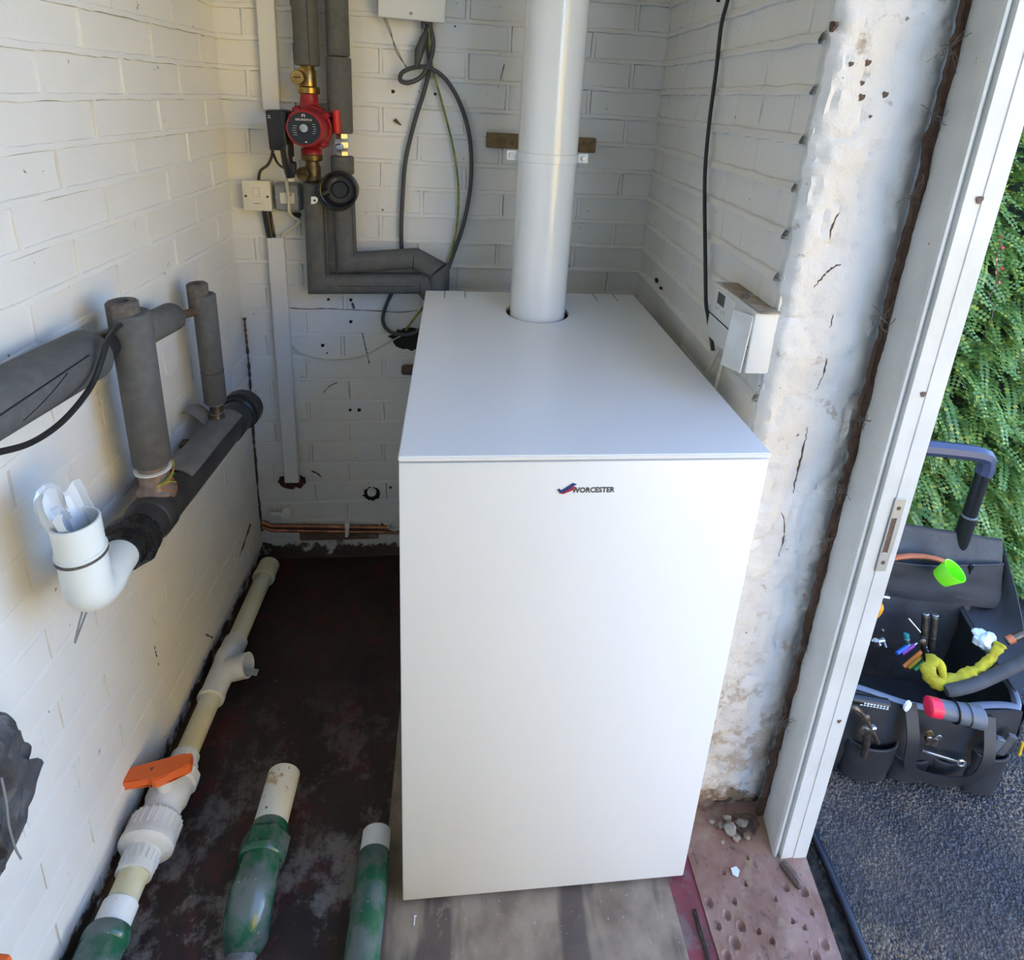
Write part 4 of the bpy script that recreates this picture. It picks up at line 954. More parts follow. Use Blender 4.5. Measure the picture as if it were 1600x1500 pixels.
EA = Vector((-.388, .012, .0))
zt = AX(128, 800, -.388).z; ze = .664
t = thing('white_elbow_pipe', 'white plastic elbow on the left wall with its open mouth stuffed with film', 'pipe', (-.388, .012, ze))
hx = HXa + hd * .012; zh = .637; ra = .034
P = [Vector((-.388, .012, zt - .045)), Vector((-.388, .012, zt - .07))]
P += [Vector((-.388 - .003 * i / 10, .012 + ra * (1 - math.cos(PI / 2 * i / 10)), zh + ra * (1 - math.sin(PI / 2 * i / 10)))) for i in range(11)]
P += [Vector((-.393, .062, zh - .001)), Vector((-.397, .085, zh - .004)), hx]
b = MB(); b.tube(P, [.0262] * 2 + [.0264] * 11 + [.0250, .0250, .0250], 28); obj('bend', b, PVCC, t)
b = MB(); b.hollow(Vector((-.388, .012, zt - .052)), Vector((-.388, .012, zt)), .0262, .0235, 36, .04); obj('mouth', b, PVCC, t)
for dz in (-.046, -.052):
    b = MB(); b.lathe((-.388, .012, zt + dz), Z3, [(.0262, 0), (.0280, .0008), (.0280, .0030), (.0262, .0038)], 36); obj('rib', b, FOAMC if dz < -.05 else PVCC, t)
def film(seed, h, w, c, lean):
    r = random.Random(seed); b = MB()
    def f(u, v):
        a_ = u * 4.2 + seed; rr = w * (.35 + .65 * abs(math.sin(a_ * 1.3 + v))) * (1 + .25 * v)
        n_ = mn.noise(Vector((u * 4 + seed, v * 4, 1)))
        return Vector(c) + Vector((math.cos(a_) * rr, math.sin(a_) * rr, v * h * (.72 + .5 * abs(math.sin(a_ * 1.9))) + n_ * .012)) + Vector(lean) * v
    b.grid(f, 16, 10); solid(b, .0006); return b
tag(obj('plastic_film', film(1, .058, .024, (-.388, .012, zt - .028), (-.016, .004, 0)), FILM, ang=20), 'crumpled clear plastic film sticking out of the white elbow', 'film')
b = MB(); b.tube(spline([AX(132, 905, -.402), AX(133, 930, -.402), AX(130, 950, -.402), AX(121, 985, -.402), AX(117, 1004, -.402)], 5), .0011, 6); b.tube(spline([AX(149, 915, -.402), AX(144, 935, -.402), AX(132, 965, -.402), AX(117, 1005, -.402)], 5), .0014, 6)
tag(obj('twine', b, STRING), 'frayed grey twine hanging below the white elbow', 'twine')
for x, y, r in ((262, 1025, .004), (128, 150, .0015)):
    p = AL(x, y, .003); b = MB(); b.cyl(p, p - Vector((.004, 0, 0)), r, n=9, f=lambda i: 1 + .3 * math.sin(i * 1.7)); obj('drill_hole', b, DARK, wall_left)
for pts, r in (([(240, 1008), (243, 1022), (247, 1040)], .0022), ([(390, 820), (384, 838), (374, 868)], .0050), ([(318, 990), (330, 996)], .004), ([(352, 588), (364, 574)], .0012), ([(366, 798), (370, 788)], .003)):
    P = spline([AL(x, y, .0025) for x, y in pts], 5); b = MB(); b.tube(P, [r * random.uniform(.3, 1.2) for _ in P], 6); obj('scratch', b, RUST, wall_left)

# black sheet bundled against the wall at the picture's left edge
def bundle(u, v):
    a_ = u * 2 * PI; ctr = AL(-42, 1250, .050); z = (v - .5) * .205; rg = abs(mn.noise(Vector((math.cos(a_) * 2.6 + 3, math.sin(a_) * 2.6, v * 2.2 + 8))))
    rr = (.058 * math.sin(PI * min(max(v, .03), .97)) ** .45) * (1 + .22 * mn.noise(Vector((math.cos(a_) * 2.2, math.sin(a_) * 2.2, v * 3))) + .17 * mn.noise(Vector((math.cos(a_) * 5, math.sin(a_) * 6, v * 9 + 4))) - .38 * max(0, .16 - rg) / .16)
    return ctr + Vector((math.cos(a_) * rr * .70, math.sin(a_) * rr * 1.12, z + .012 * math.sin(a_ * 3)))
b = MB(); b.grid(bundle, 40, 30); bmesh.ops.remove_doubles(b.bm, verts=b.bm.verts[:], dist=.0004)
sh = tag(obj('black_sheet_bundle', b, CLOTH, ang=25), 'crumpled bundle of dark plastic sheet at the left edge against the wall', 'bundle')
b = MB(); b.tube(spline([AX(2, 1215, -.392), AX(10, 1255, -.392), AX(14, 1290, -.394), AX(24, 1325, -.400), AX(33, 1342, -.405)], 5), .0011, 6); obj('tie_string', b, STRING, sh)

# ------------------------------------------------------------------ floor pipework
def px_(y): return -.4305 + .025 * y        # the pipe run follows the wall
zp = .055
def pp(y): return Vector((px_(y), y, zp))
pd = (pp(1) - pp(0)).normalized()
t = thing('floor_waste_pipe', 'yellowed white plastic pipe run along the left wall with a tee and an orange-handled valve', 'pipe', (px_(.3), .3, 0))
def run(nm, ya, yb, r, m, lab=None, ri=None, **k):
    b = MB()
    if ri: b.hollow(pp(yb), pp(ya), r, ri, 28, .02)
    else: b.cyl(pp(ya), pp(yb), r, n=28, bev=.0006)
    o = obj(nm, b, m, t, ang=35)
    if lab: o['label'] = lab
    return o
run('end_cap', .672, .712, .0265, PVCY); run('cap_rim', .664, .674, .0282, PVCY)
run('pipe', .45, .67, .0208, PVCY)
b = MB(); b.lathe(pp(.335), pd, [(.0235, 0), (.0275, .001), (.0275, .010), (.0255, .012), (.0255, .030), (.0262, .05), (.0262, .085), (.0285, .090), (.0285, .108), (.0265, .112), (.0265, .140), (.021, .142)], 32); tee = obj('tee_fitting', b, PVCW, t, ang=35)
bp = pp(.402); bdv = Vector((1, -.06, .30)).normalized()
b = MB(); b.hollow(bp + bdv * .012, bp + bdv * .058, .0255, .0215, 30, .03); br = obj('branch_socket', b, PVCW, tee)
b = MB(); b.prism([bp + bdv * .055 + Vector((0, y, -.012)) for y in (-.012, .0, .004)], (.022, 0, -.006)); obj('broken_spur', b, PVCW, tee)
run('pipe', .215, .345, .0208, PVCY)
b = MB(); b.lathe(pp(.188), pd, [(.026, 0), (.030, .002), (.030, .018), (.0255, .022), (.0255, .036), (.0215, .038)], 30, f=lambda i: 1 + (.02 if i % 2 else 0)); obj('union_collar', b, PVCW, t, ang=20)
b = MB(); b.lathe(pp(.118), pd, [(.030, 0), (.032, .004), (.032, .022), (.036, .030), (.036, .052), (.032, .060), (.030, .072)], 32); vb = obj('valve_body', b, PVCW, t)
b = MB(); b.lathe(pp(.172), pd, [(.036, 0), (.040, .003), (.040, .018), (.036, .022)], 36, f=lambda i: 1 + (.03 if i % 3 == 0 else 0)); obj('union_nut', b, PVCW, t, ang=20)
b = MB(); b.cyl(pp(.155) + Z3 * .02, pp(.155) + Z3 * .058, .016, n=24); obj('valve_stem', b, PVCW, t)
ha, hb = AZ(192, 1219, .128), AZ(300, 1192, .128); hx_ = (hb - ha).normalized(); hy_ = Z3.cross(hx_); hl = (hb - ha).length
b = MB(); pts = [(0, -.011), (0, .011), (hl * .12, .0135), (hl * .5, .0125), (hl * .85, .0135), (hl, .012), (hl, -.010), (hl * .72, -.0135), (hl * .60, -.020), (hl * .47, -.0205), (hl * .40, -.012)]
b.prism([ha + hx_ * x + hy_ * y - Z3 * .012 for x, y in pts], Z3 * .022)
es = [e for e in b.bm.edges]; bmesh.ops.bevel(b.bm, geom=es, offset=.0022, segments=2, affect='EDGES'); hn = obj('valve_handle', b, ORANGE, t, label='orange bar handle of the valve')
b = MB(); b.cyl(ha + hx_ * hl * .42 + Z3 * .0095, ha + hx_ * hl * .42 + Z3 * .0106, .0035, n=3); obj('arrow_mark', b, RUST, hn)
b = MB(); b.lathe(pp(.062), pd, [(.0285, 0), (.0285, .008), (.040, .012), (.0445, .016), (.0445, .024), (.0425, .028), (.0425, .052), (.0385, .058), (.033, .060)], 48, f=lambda i: 1); obj('union_nut', b, PVCW, t, ang=30)
b = MB()
for k in range(24):
    a_ = 2 * PI * k / 24; x, y, z = frame_of(pd); u_ = x * math.cos(a_) + y * math.sin(a_)
    b.tube([pp(.092) + u_ * .0424, pp(.116) + u_ * .0420], .0016, 5)
obj('grip_rib', b, PVCW, t, kind='stuff')
b = MB()
for k in range(20):
    a_ = 2 * PI * k / 20; x, y, z = frame_of(pd); u_ = x * math.cos(a_) + y * math.sin(a_)
    b.tube([pp(.052) + u_ * .0288, pp(.066) + u_ * .0288], .0012, 5)
run('socket', .040, .066, .0285, PVCW); obj('grip_rib', b, PVCW, t, kind='stuff')
run('pipe', -.01, .045, .0232, PVCY)
run('coupling', -.030, .004, .0268, PVCW); run('coupling_rim', -.034, -.028, .0282, PVCW)
b = MB(); b.tube([pp(-.026), pp(-.040), pp(-.07), pp(-.12), pp(-.30)], [.031, .0325, .0325, .0325, .0325], 28); obj('green_pipe', b, GREEN, t, label='green painted length nearest the camera')
b = MB(); b.lathe(pp(-.044), pd, [(.0325, 0), (.0345, .003), (.0345, .012), (.0315, .018)], 28); obj('green_socket', b, GREEN, t)

t = thing('green_elbow_pipe', 'green painted elbow pipe rising from the floor with a stained white stub', 'pipe', (-.236, -.01, 0))
xg = -.2375
def gp(y, z=.042): return Vector((xg - .025 * (.1 - y) * .6, y, z))
b = MB(); b.cyl(gp(.100), gp(.190), .0288, n=32, bev=.0012); sb = obj('white_stub', b, PVCR, t, label='stained white plastic stub')
b = MB(); b.lathe(gp(.058), Vector((.015, 1, 0)), [(.032, 0), (.0400, .001), (.0400, .028), (.036, .033)], 6); obj('hexagon_nut', b, GREEN, t, ang=20)
b = MB(); b.cyl(gp(.06), gp(.105), .0312, n=32, bev=.002); obj('sleeve', b, GREEN, t)
b = MB(); b.lathe(gp(.052), Vector((.015, 1, 0)), [(.036, 0), (.0385, .003), (.0385, .010), (.036, .012)], 32); obj('collar', b, GREEN, t)
b = MB(); b.tube(spline([gp(.060), gp(.035), gp(.010, .040), gp(-.012, .028), gp(-.020, .002), gp(-.021, -.03)], 5), [.0335] * 8 + [.0355] * 9 + [.034] * 9, 32); obj('elbow', b, GREEN, t)
b = MB(); b.tube([gp(-.02, .002), gp(-.055, .001), gp(-.12, .0005)], [.026, .022, .020], 12); obj('floor_mortar', b, M('grey_mortar', (.20, .22, .23), .8, c2=(.12, .12, .12), nscale=50, bmp=.6, bscale=90, bdist=.003), t, label='grey mortar around the foot')
t = thing('green_pipe', 'straight green painted pipe beside the boiler with a clean white stub', 'pipe', (-.052, 0, 0))
def g3(y): return Vector((-.0525 + .012 * (y - .09), y, .031))
b = MB(); b.cyl(g3(.048), g3(.090), .0245, n=32, bev=.0015); obj('white_stub', b, PVCW, t, label='clean white plastic stub')
b = MB(); b.tube([g3(.058), g3(.050), g3(.047), g3(-.06), g3(-.35)], [.0250, .0255, .0275, .0275, .0275], 32); obj('painted_pipe', b, GREEN, t)
# the second valve handle just entering the picture at the bottom left
q = AL(6, 1494, .075)
t = thing('small_valve', 'orange valve handle cut off by the bottom left corner', 'valve', q)
b = MB(); b.box(q + Vector((-.004, -.035, 0)), (.022, .070, .020), rot=(0, 0, -.15), bev=.005, seg=2); obj('valve_handle', b, ORANGE, t)
b = MB(); b.cyl(q + Vector((-.004, -.04, -.010)), q + Vector((-.004, -.04, -.05)), .010, n=16); b.cyl(q + Vector((-.004, .00, -.06)), q + Vector((-.006, -.10, -.06)), .022, n=24, bev=.002); obj('valve_body', b, PVCW, t)
b = MB(); b.cyl(q + Vector((-.005, -.09, -.06)), q + Vector((-.012, -.60, -.06)), .0165, n=20); obj('tail_pipe', b, PVCW, t)
# ------------------------------------------------------------------ crumbs on the threshold
def rock(c, s, seed, flat=.7):
    r = random.Random(seed); b = MB(); bmesh.ops.create_icosphere(b.bm, subdivisions=2, radius=1)
    off = Vector((seed * 3.1, seed, 0))
    for q in b.bm.verts:
        k = 1 + .35 * mn.noise(q.co * 1.3 + off) + .12 * mn.noise(q.co * 4 + off); q.co = Vector((q.co.x * s[0], q.co.y * s[1], q.co.z * s[2])) * k
    bmesh.ops.translate(b.bm, vec=Vector(c), verts=b.bm.verts[:]); return b
for k, (x, y, s, lab) in enumerate(((1140, 1297, (.013, .011, .009), 'largest grey-buff lump of mortar at the foot of the plaster'), (1158, 1287, (.012, .007, .006), 'flat pale chip of mortar beside the largest lump'), (1112, 1284, (.006, .004, .003), 'small pale crumb left of the mortar lumps'), (1166, 1308, (.006, .006, .005), 'brown crumb nearest the door frame'), (1128, 1316, (.004, .004, .003), 'tiny cream crumb in front of the mortar lumps'), (1150, 1310, (.007, .006, .005), 'dark brown crumb in front of the largest mortar lump'), (1126, 1290, (.005, .005, .004), 'grey crumb touching the largest mortar lump on its left'), (1136, 1279, (.008, .006, .005), 'buff lump behind the largest mortar lump'))):
    p = AZ(x, y, .010); tag(obj('mortar_crumb', rock(p + Z3 * s[2] * .5, s, k + 1), DEBRIS, ang=25), lab, 'rubble', 'crumbs of mortar on the threshold')
b = MB(); b.prism([AZ(x, y, .0095) for x, y in ((1142, 1357), (1150, 1354), (1156, 1361), (1153, 1371), (1145, 1367))], (0, 0, .0012)); tag(obj('plastic_scrap', b, FILM), 'bright bluish-white scrap of plastic on the red threshold', 'scrap')
b = MB(); b.tube([AZ(648, 1432, .0075), AZ(647, 1446, .0075)], .0009, 5); b.tube([AZ(647, 1431.5, .0075), AZ(651, 1431, .0075)], .0009, 5); tag(obj('staple', b, INKW), 'tiny bent white staple on the concrete in front of the boiler', 'staple')
# hose in the gutter
cable('hose', 'black hose pipe lying along the gutter outside the threshold', 'hose', [AZ(1235, 1220, -.068), AZ(1262, 1283, -.068), AZ(1290, 1345, -.067), AZ(1318, 1410, -.067), AZ(1340, 1465, -.067), AZ(1356, 1505, -.067), AZ(1400, 1620, -.068)], .0088, HOSE)

# ------------------------------------------------------------------ tool bag
ca, sa = math.cos(math.radians(-11)), math.sin(math.radians(-11))
B0 = Vector((.862, .222, -.079)); bxv, byv = Vector((ca, sa, 0)), Vector((-sa, ca, 0))
def bp_(x, y, z): return B0 + bxv * x + byv * y + Z3 * z
BR = Matrix((bxv, byv, Z3)).transposed()
BWD, BDP = .372, .235
t = thing('tool_bag', 'open black fabric tool bag on the tarmac outside the door with a tall handle', 'bag', bp_(BWD / 2, BDP / 2, 0))
def wavy(x, y, z, k=1): return k * .003 * mn.noise(Vector((x * 14, y * 14, z * 14 + 3)))
def panel(nm, f, nu, nv, m, th, lab=None, parent=None):
    b = MB(); b.grid(f, nu, nv); solid(b, th); o = obj(nm, b, m, parent or t, ang=50)
    if lab: o['label'] = lab
    return o
def rim_z(u): return .238 - .030 * math.sin(PI * min(1, u * 1.05)) * .9 - .012 * u
panel('front_wall', lambda u, v: bp_(u * BWD, -.004 + .010 * math.sin(PI * v) * (-1) + wavy(u, 0, v, 2), v * rim_z(u)), 24, 10, BAG, .004)
panel('base', lambda u, v: bp_(u * BWD, v * BDP, .006), 4, 4, BAG, .006)
panel('side_wall', lambda u, v: bp_(BWD + .010 * math.sin(PI * v) + wavy(u, 1, v, 3) + .012 * v, u * (BDP + .012), v * (.226 + .035 * u)), 14, 10, BAG, .004)
panel('side_wall', lambda u, v: bp_(-.004 - .008 * math.sin(PI * v), u * BDP, v * (.236 + .03 * u)), 14, 10, BAG, .004)
panel('back_wall', lambda u, v: bp_(u * (BWD + .03), BDP + .006 * mn.noise(Vector((u * 4, v * 4, 0))), v * .285), 18, 10, BAGIN, .004)
def back_flap(u, v): return bp_(-.02 + u * (BWD + .115), BDP + .004 + .050 * v + .010 * math.sin(PI * u) * v + .005 * mn.noise(Vector((u * 5, v * 3, 7))), .262 + (.158 - .010 * u * u) * v)
panel('back_flap', back_flap, 24, 12, BAGIN, .004, 'raised back flap of the bag with a grey lining')
def pocket(u, v): 
    q = back_flap(u, .02 + v * (.68 - .12 * math.sin(PI * u))); return q - byv * (.010 + .020 * math.sin(PI * u) * v + .004 * mn.noise(Vector((u * 6, v * 3, 2))))
panel('flap_pocket', pocket, 24, 10, BAG, .002, 'black pocket on the raised flap')
b = MB(); b.tube([pocket(i / 24, 1.0) - byv * .001 for i in range(25)], .0028, 8); obj('zip', b, WEB, t)
q = pocket(.84, 1.0) - byv * .006
b = MB(); b.box(q, (.010, .006, .016), rot=BR, bev=.002); b.box(q - Z3 * .016, (.005, .003, .020), rot=BR, bev=.001); obj('zip_puller', b, BLACKP, t)
b = MB(); b.tube([back_flap(i / 24, 1.0) for i in range(25)], .0045, 8); obj('flap_piping', b, BAG, t)
def gusset(u, v):
    yy = 1 - v * .93; a_ = bp_(BWD + .014, (BDP + .012) * yy, .214 + .035 * yy); c_ = back_flap(1, v) + bxv * .004
    return a_.lerp(c_, u) + bxv * (.045 * math.sin(PI * u) * v) - Z3 * (.055 * math.sin(PI * u) * v) + byv * .006 * mn.noise(Vector((u * 4, v * 4, 5)))
panel('side_gusset', gusset, 12, 12, BAG, .003)
def rim_pt(u): return bp_(u * BWD, -.006 + .006 * math.sin(u * 9), rim_z(u) + .002)
b = MB(); P = [rim_pt(i / 30) for i in range(31)] + [bp_(BWD + .014, BDP * i / 8, .226 + .035 * i / 8) for i in range(1, 9)]
def rimband(u, v):
    i = u * (len(P) - 1); k = min(int(i), len(P) - 2); q = P[k].lerp(P[k + 1], i - k); return q + Z3 * (-.004 + .0) + byv * (.0 + .016 * v) + Z3 * (.006 * math.sin(PI * v) - .008 * v)
panel('rim_binding', rimband, 60, 4, BAGTRIM, .004, 'pale blue-grey binding round the rim')
# pockets along the front
def cup(nm, x0, x1, z1, dep, lab=None):
    def f(u, v):
        a_ = PI * u; w_ = (x1 - x0) / 2
        return bp_((x0 + x1) / 2 - math.cos(a_) * w_ * (.92 + .08 * v), -.008 - math.sin(a_) ** .7 * dep * (.80 + .2 * v), .010 + v * z1 - .010 * math.sin(a_) * v)
    o = panel(nm, f, 16, 6, BAG, .003, lab)
    b = MB(); b.tube([f(i / 20, 1.0) for i in range(21)], .0026, 7); obj('pocket_rim', b, WEB, o); return o
cup('front_pocket', .050, .150, .105, .026, 'left cup pocket holding pliers')
cup('front_pocket', .152, .226, .070, .014); cup('front_pocket', .226, .300, .078, .014)
cup('front_pocket', .300, .372, .112, .020, 'right pocket with small tools')
def strap(pts, wd, nm='strap'):
    S = spline(pts, 6); n = len(S)
    def f(u, v):
        i = u * (n - 1); k = min(int(i), n - 2); q = S[k].lerp(S[k + 1], i - k); d_ = (S[k + 1] - S[k]).normalized()
        sd = d_.cross(byv).normalized(); return q + sd * (v - .5) * wd
    panel(nm, f, n, 2, WEB, .003)
strap([bp_(.150, -.014, .222), bp_(.152, -.046, .170), bp_(.158, -.050, .110), bp_(.176, -.046, .076), bp_(.215, -.042, .060), bp_(.262, -.042, .062), bp_(.292, -.050, .092), bp_(.300, -.050, .150), bp_(.306, -.014, .212)], .024, 'carry_strap')
# pull-out handle
hz0 = .25
pL, pR = bp_(.060, BDP + .060, hz0), bp_(.382, BDP + .060, hz0)
qt = Vector((0, 0, .378))
for k, p in enumerate((pL, pR)):
    b = MB(); b.cyl(p - Z3 * .20, p + Z3 * .215, .0172, n=20, bev=.001); b2 = obj('outer_pole', b, BLACKP, t)
    b = MB(); b.cyl(p + Z3 * .17, p + qt - Z3 * .012, .0150, n=20); ip = obj('inner_pole', b, BLACKP, t)
    b = MB(); b.lathe(p + Z3 * .213, Z3, [(.0150, 0), (.0176, .001), (.0176, .005), (.0150, .006)], 20); obj('pole_collar', b, STEEL, ip)
b = MB(); b.tube(spline([pL + qt - Z3 * .045, pL + qt - Z3 * .020, pL + qt + bxv * .018 + Z3 * .004, pL.lerp(pR, .5) + qt + Z3 * .008, pR + qt - bxv * .020 + Z3 * .004, pR + qt - Z3 * .020, pR + qt - Z3 * .045], 4), [.0185] * 25, 8); obj('grip', b, GRIPP, t, ang=30, label='blue-black grip across the top of the handle')
for k in (.04, .33):
    b = MB(); q = bp_(k, BDP + .075, .028); b.cyl(q - bxv * .012, q + bxv * .012, .027, n=24, bev=.003); obj('wheel', b, BLACKR, t)

# ------------------------------------------------------------------ what the bag holds
def flap_pt(x, y):
    Y = .470; return AY(x, y, Y)
cpt = pocket(.62, .93) - byv * .002; a0 = AY(1477, 905, cpt.y + .012); a1 = AY(1484, 880, cpt.y - .008)
t = thing('lime_green_cup', 'lime green plastic cup in the pocket of the bag flap', 'cup', a0)
b = MB(); dd = (a1 - a0).normalized() + Vector((.25, -.25, 0)); dd.normalize(); a0 = AY(1470, 903, cpt.y - .034); dd = Vector((.30, -.38, .85)).normalized(); b.lathe(a0, dd, [(.0195, 0), (.0265, .040), (.026, .0412), (.0238, .040), (.0175, .006)], 32); obj('cup_wall', b, LIME, t)
b = MB(); b.cyl(a0 + dd * .001, a0 + dd * .006, .0185, n=24); obj('cup_base', b, LIME, t)
b = MB(); P = []
for k in range(41):
    a_ = 2 * PI * k / 40 * 2; P.append(pocket(.62, .55) + byv * .012 + bxv * (math.cos(a_) * .095) + Z3 * (math.sin(a_) * .052 + .004) + byv * (.006 * k / 40))
b.tube(P, .0050, 8); tag(obj('orange_hose_coil', b, ORNG2), 'coil of orange hose tucked in the pocket of the bag flap', 'hose')
def stick(nm, lab, cat, a, c, r, m, tip=None, grp=None, r2=None):
    t = thing(nm, lab, cat, a.lerp(c, .0), grp)
    b = MB(); b.cyl(a, c, r, r2 or r, 14, bev=min(r * .25, .001)); obj('shaft' if tip is None else 'handle', b, m, t)
    if tip:
        for (nm2, u0, u1, rr, mm) in tip:
            b = MB(); b.cyl(a.lerp(c, u0), a.lerp(c, u1), rr, n=14, bev=rr * .15); obj(nm2, b, mm, t)
    return t
def bag_pt(x, y, dy): # a point on the upright plane dy inside the bag
    p0 = bp_(0, dy, 0); d_ = ray(x, y); tt = (p0 - CAM).dot(byv) / d_.dot(byv); return CAM + d_ * tt
for k, (x0_, y0_, x1_, y1_) in enumerate(((1443, 1012, 1446, 958), (1455, 1014, 1461, 960))):
    stick('screwdriver', ('left' if k == 0 else 'right') + ' of two brown screwdrivers with pale caps standing in the bag', 'screwdriver', bag_pt(x0_, y0_, .150), bag_pt(x1_, y1_, .165), .0068, TOOLB, [('pale_cap', .90, 1.01, .0074, STEEL), ('ferrule', .30, .36, .0074, TOOLB)])
for k, (m, x0_, y0_, x1_, y1_, nm) in enumerate(((HB, 1401, 1021, 1418, 1010, 'blue'), (HP, 1409, 1022, 1428, 1008, 'purple'), (HO, 1412, 1042, 1441, 1017, 'orange'), (HY, 1419, 1044, 1444, 1022, 'yellow'), (HG, 1428, 1047, 1449, 1031, 'green'))):
    stick('hex_key', f'{nm} hex key lying in the bag', 'hex key', bag_pt(x0_, y0_, .085 + .004 * k), bag_pt(x1_, y1_, .105 + .004 * k), .0040, m, [('bare_tip', .98, 1.25, .0022, STEEL)], 'coloured hex keys in the bag')
def pliers(nm, lab, cat, pts_a, pts_b, piv, r, m, mh):
    t = thing(nm, lab, cat, piv)
    for P in (pts_a, pts_b):
        b = MB(); b.tube(spline(P, 5), r, 8); obj('handle', b, mh, t)
    b = MB(); b.sphere(piv, r * 2.1, 14, 8, (1, .6, 1.1)); j = obj('jaw_joint', b, m, t)
    return t
pv = bag_pt(1441, 1003, .115)
pliers('pliers', 'black pliers beside the coloured hex keys in the bag', 'pliers', [pv, bag_pt(1448, 1020, .11), bag_pt(1456, 1032, .105)], [pv, bag_pt(1444, 1026, .108), bag_pt(1451, 1040, .10)], pv, .0042, TOOLB, BLACKP)
stick('long_nail', 'thin grey rod slanting out of the bag beside the screwdrivers', 'rod', bag_pt(1438, 988, .13), bag_pt(1419, 966, .14), .0022, STEEL)
stick('teal_handle', 'small teal handle beside the hex keys', 'handle', bag_pt(1417, 1004, .12), bag_pt(1416, 990, .125), .0058, TEAL, [('steel_band', .2, .5, .0062, STEEL)])
a_ = bag_pt(1372, 950, .155)
t = thing('amber_screwdriver', 'amber screwdriver handle half hidden by the door frame', 'screwdriver', a_)
b = MB(); b.lathe(a_, Vector((.15, .1, 1)), [(.003, -.11), (.003, -.022), (.007, -.02), (.010, -.008), (.011, .004), (.008, .012)], 16); obj('handle', b, AMBER, t)
stick('white_pen', 'short white rod above the amber screwdriver', 'rod', bag_pt(1371, 931, .20), bag_pt(1390, 934, .20), .0026, INKW)
t = thing('steel_fittings', 'tangle of small steel fittings in the bag beside the door frame', 'fittings', bag_pt(1370, 1000, .12))
for k in range(7):
    q = bag_pt(1366 + random.uniform(-12, 18), 996 + random.uniform(-12, 12), .12 + random.uniform(-.02, .02)); d_ = Vector((random.uniform(-1, 1), random.uniform(-1, 1), random.uniform(-1, 1))).normalized()
    b = MB(); b.cyl(q - d_ * .010, q + d_ * .010, random.uniform(.003, .006), n=10 if k % 2 else 6); obj('fitting', b, (STEEL, TOOLB)[k % 2], t)
# yellow cloth
S = [bag_pt(x, y, d_) for x, y, d_ in ((1462, 1030, .075), (1450, 1050, .055), (1462, 1066, .045), (1486, 1064, .048), (1515, 1054, .055), (1540, 1038, .066), (1556, 1018, .078), (1563, 1006, .085))]
S2 = spline(S, 6); b = MB(); n = len(S2)
b.tube(S2, [.0105 + .006 * mn.noise(Vector((i * .45, 1, 0))) + (.003 if i < n * .6 else -.0015) for i in range(n)], 14)
for q in b.bm.verts: q.co += Vector((mn.noise(q.co * 90), mn.noise(q.co * 90 + Vector((5, 0, 0))), mn.noise(q.co * 90 + Vector((0, 7, 0))))) * .004
cl = tag(obj('yellow_cloth', b, YELLOW, ang=70), 'yellow microfibre cloth bunched over the front of the bag', 'cloth')
b = MB(); b.tube(spline([S[0], bag_pt(1470, 1040, .06), bag_pt(1474, 1058, .05)], 5), [.006, .007, .008, .009, .009, .009, .009, .008, .008, .007, .006], 10); obj('cloth_fold', b, YELLOW, cl)
cfl = bag_pt(1540, 1000, .105)
b = MB(); bmesh.ops.create_icosphere(b.bm, subdivisions=3, radius=.022)
for q in b.bm.verts: q.co *= 1 + .5 * mn.noise(q.co * 70) + .2 * mn.noise(q.co * 170); q.co.z *= .85
bmesh.ops.translate(b.bm, vec=cfl, verts=b.bm.verts[:]); tag(obj('clear_bag', b, FILM, ang=20), 'crumpled clear plastic bag in the right of the tool bag', 'bag')
stick('brown_handle', 'brown and orange handle at the right edge above the yellow cloth', 'handle', bag_pt(1600, 990, .10), bag_pt(1572, 1002, .095), .0080, TOOLB, [('orange_ring', .55, .95, .0084, ORNG2)])
# dark tool roll lying over the right front
b = MB(); b.tube(spline([bag_pt(1478, 1080, .025), bag_pt(1520, 1070, .035), bag_pt(1565, 1050, .05), bag_pt(1605, 1030, .06), bag_pt(1650, 1005, .07)], 5), [.010] + [.0125] * 19 + [.012], 14); tag(obj('grey_tube', b, BAGIN), 'dark grey tube lying across the right of the bag', 'tube')
# torch, pliers and spanner in the front pockets
def fr_pt(x, y, d_): return bag_pt(x, y, -d_)
ta, tb_ = fr_pt(1449, 1103, .046), fr_pt(1531, 1121, .050)
t = thing('torch', 'grey torch with a bright red end strapped to the front of the bag', 'torch', ta)
dt = (tb_ - ta); L = dt.length; dt.normalize()
b = MB(); b.lathe(ta, dt, [(.0175, .018), (.0175, L * .50), (.0185, L * .51), (.0195, L * .72), (.0205, L * .73), (.0215, L), (.019, L + .003)], 28); obj('barrel', b, TGREY, t)
b = MB(); b.lathe(ta, dt, [(.0145, 0), (.0178, .002), (.0178, .022), (.0168, .023)], 30, f=lambda i: 1 + (.03 if i % 3 == 0 else 0)); obj('red_end', b, TREDP, t)
for u in (.50, .725):
    b = MB(); b.lathe(ta + dt * (L * u), dt, [(.018, 0), (.0213, .0004), (.0213, .0022), (.018, .0026)], 28); obj('dark_ring', b, BLACKP, t)
pa_, pb_ = fr_pt(1352, 1122, .050), fr_pt(1372, 1160, .040)
pliers('slip_joint_pliers', 'worn brown steel pliers in the left front pocket', 'pliers', [pa_, fr_pt(1340, 1112, .045), fr_pt(1327, 1102, .035)], [pb_, pa_, fr_pt(1336, 1106, .052), fr_pt(1325, 1110, .045)], pa_, .0046, TOOLB, TOOLB)
t = thing('adjustable_wrench', 'brown steel wrench head beside the pliers in the left front pocket', 'wrench', pb_)
b = MB(); q = fr_pt(1353, 1142, .045); b.box(q, (.030, .010, .022), rot=BR @ Euler((0, .5, 0)).to_matrix(), bev=.003); obj('head', b, TOOLB, t)
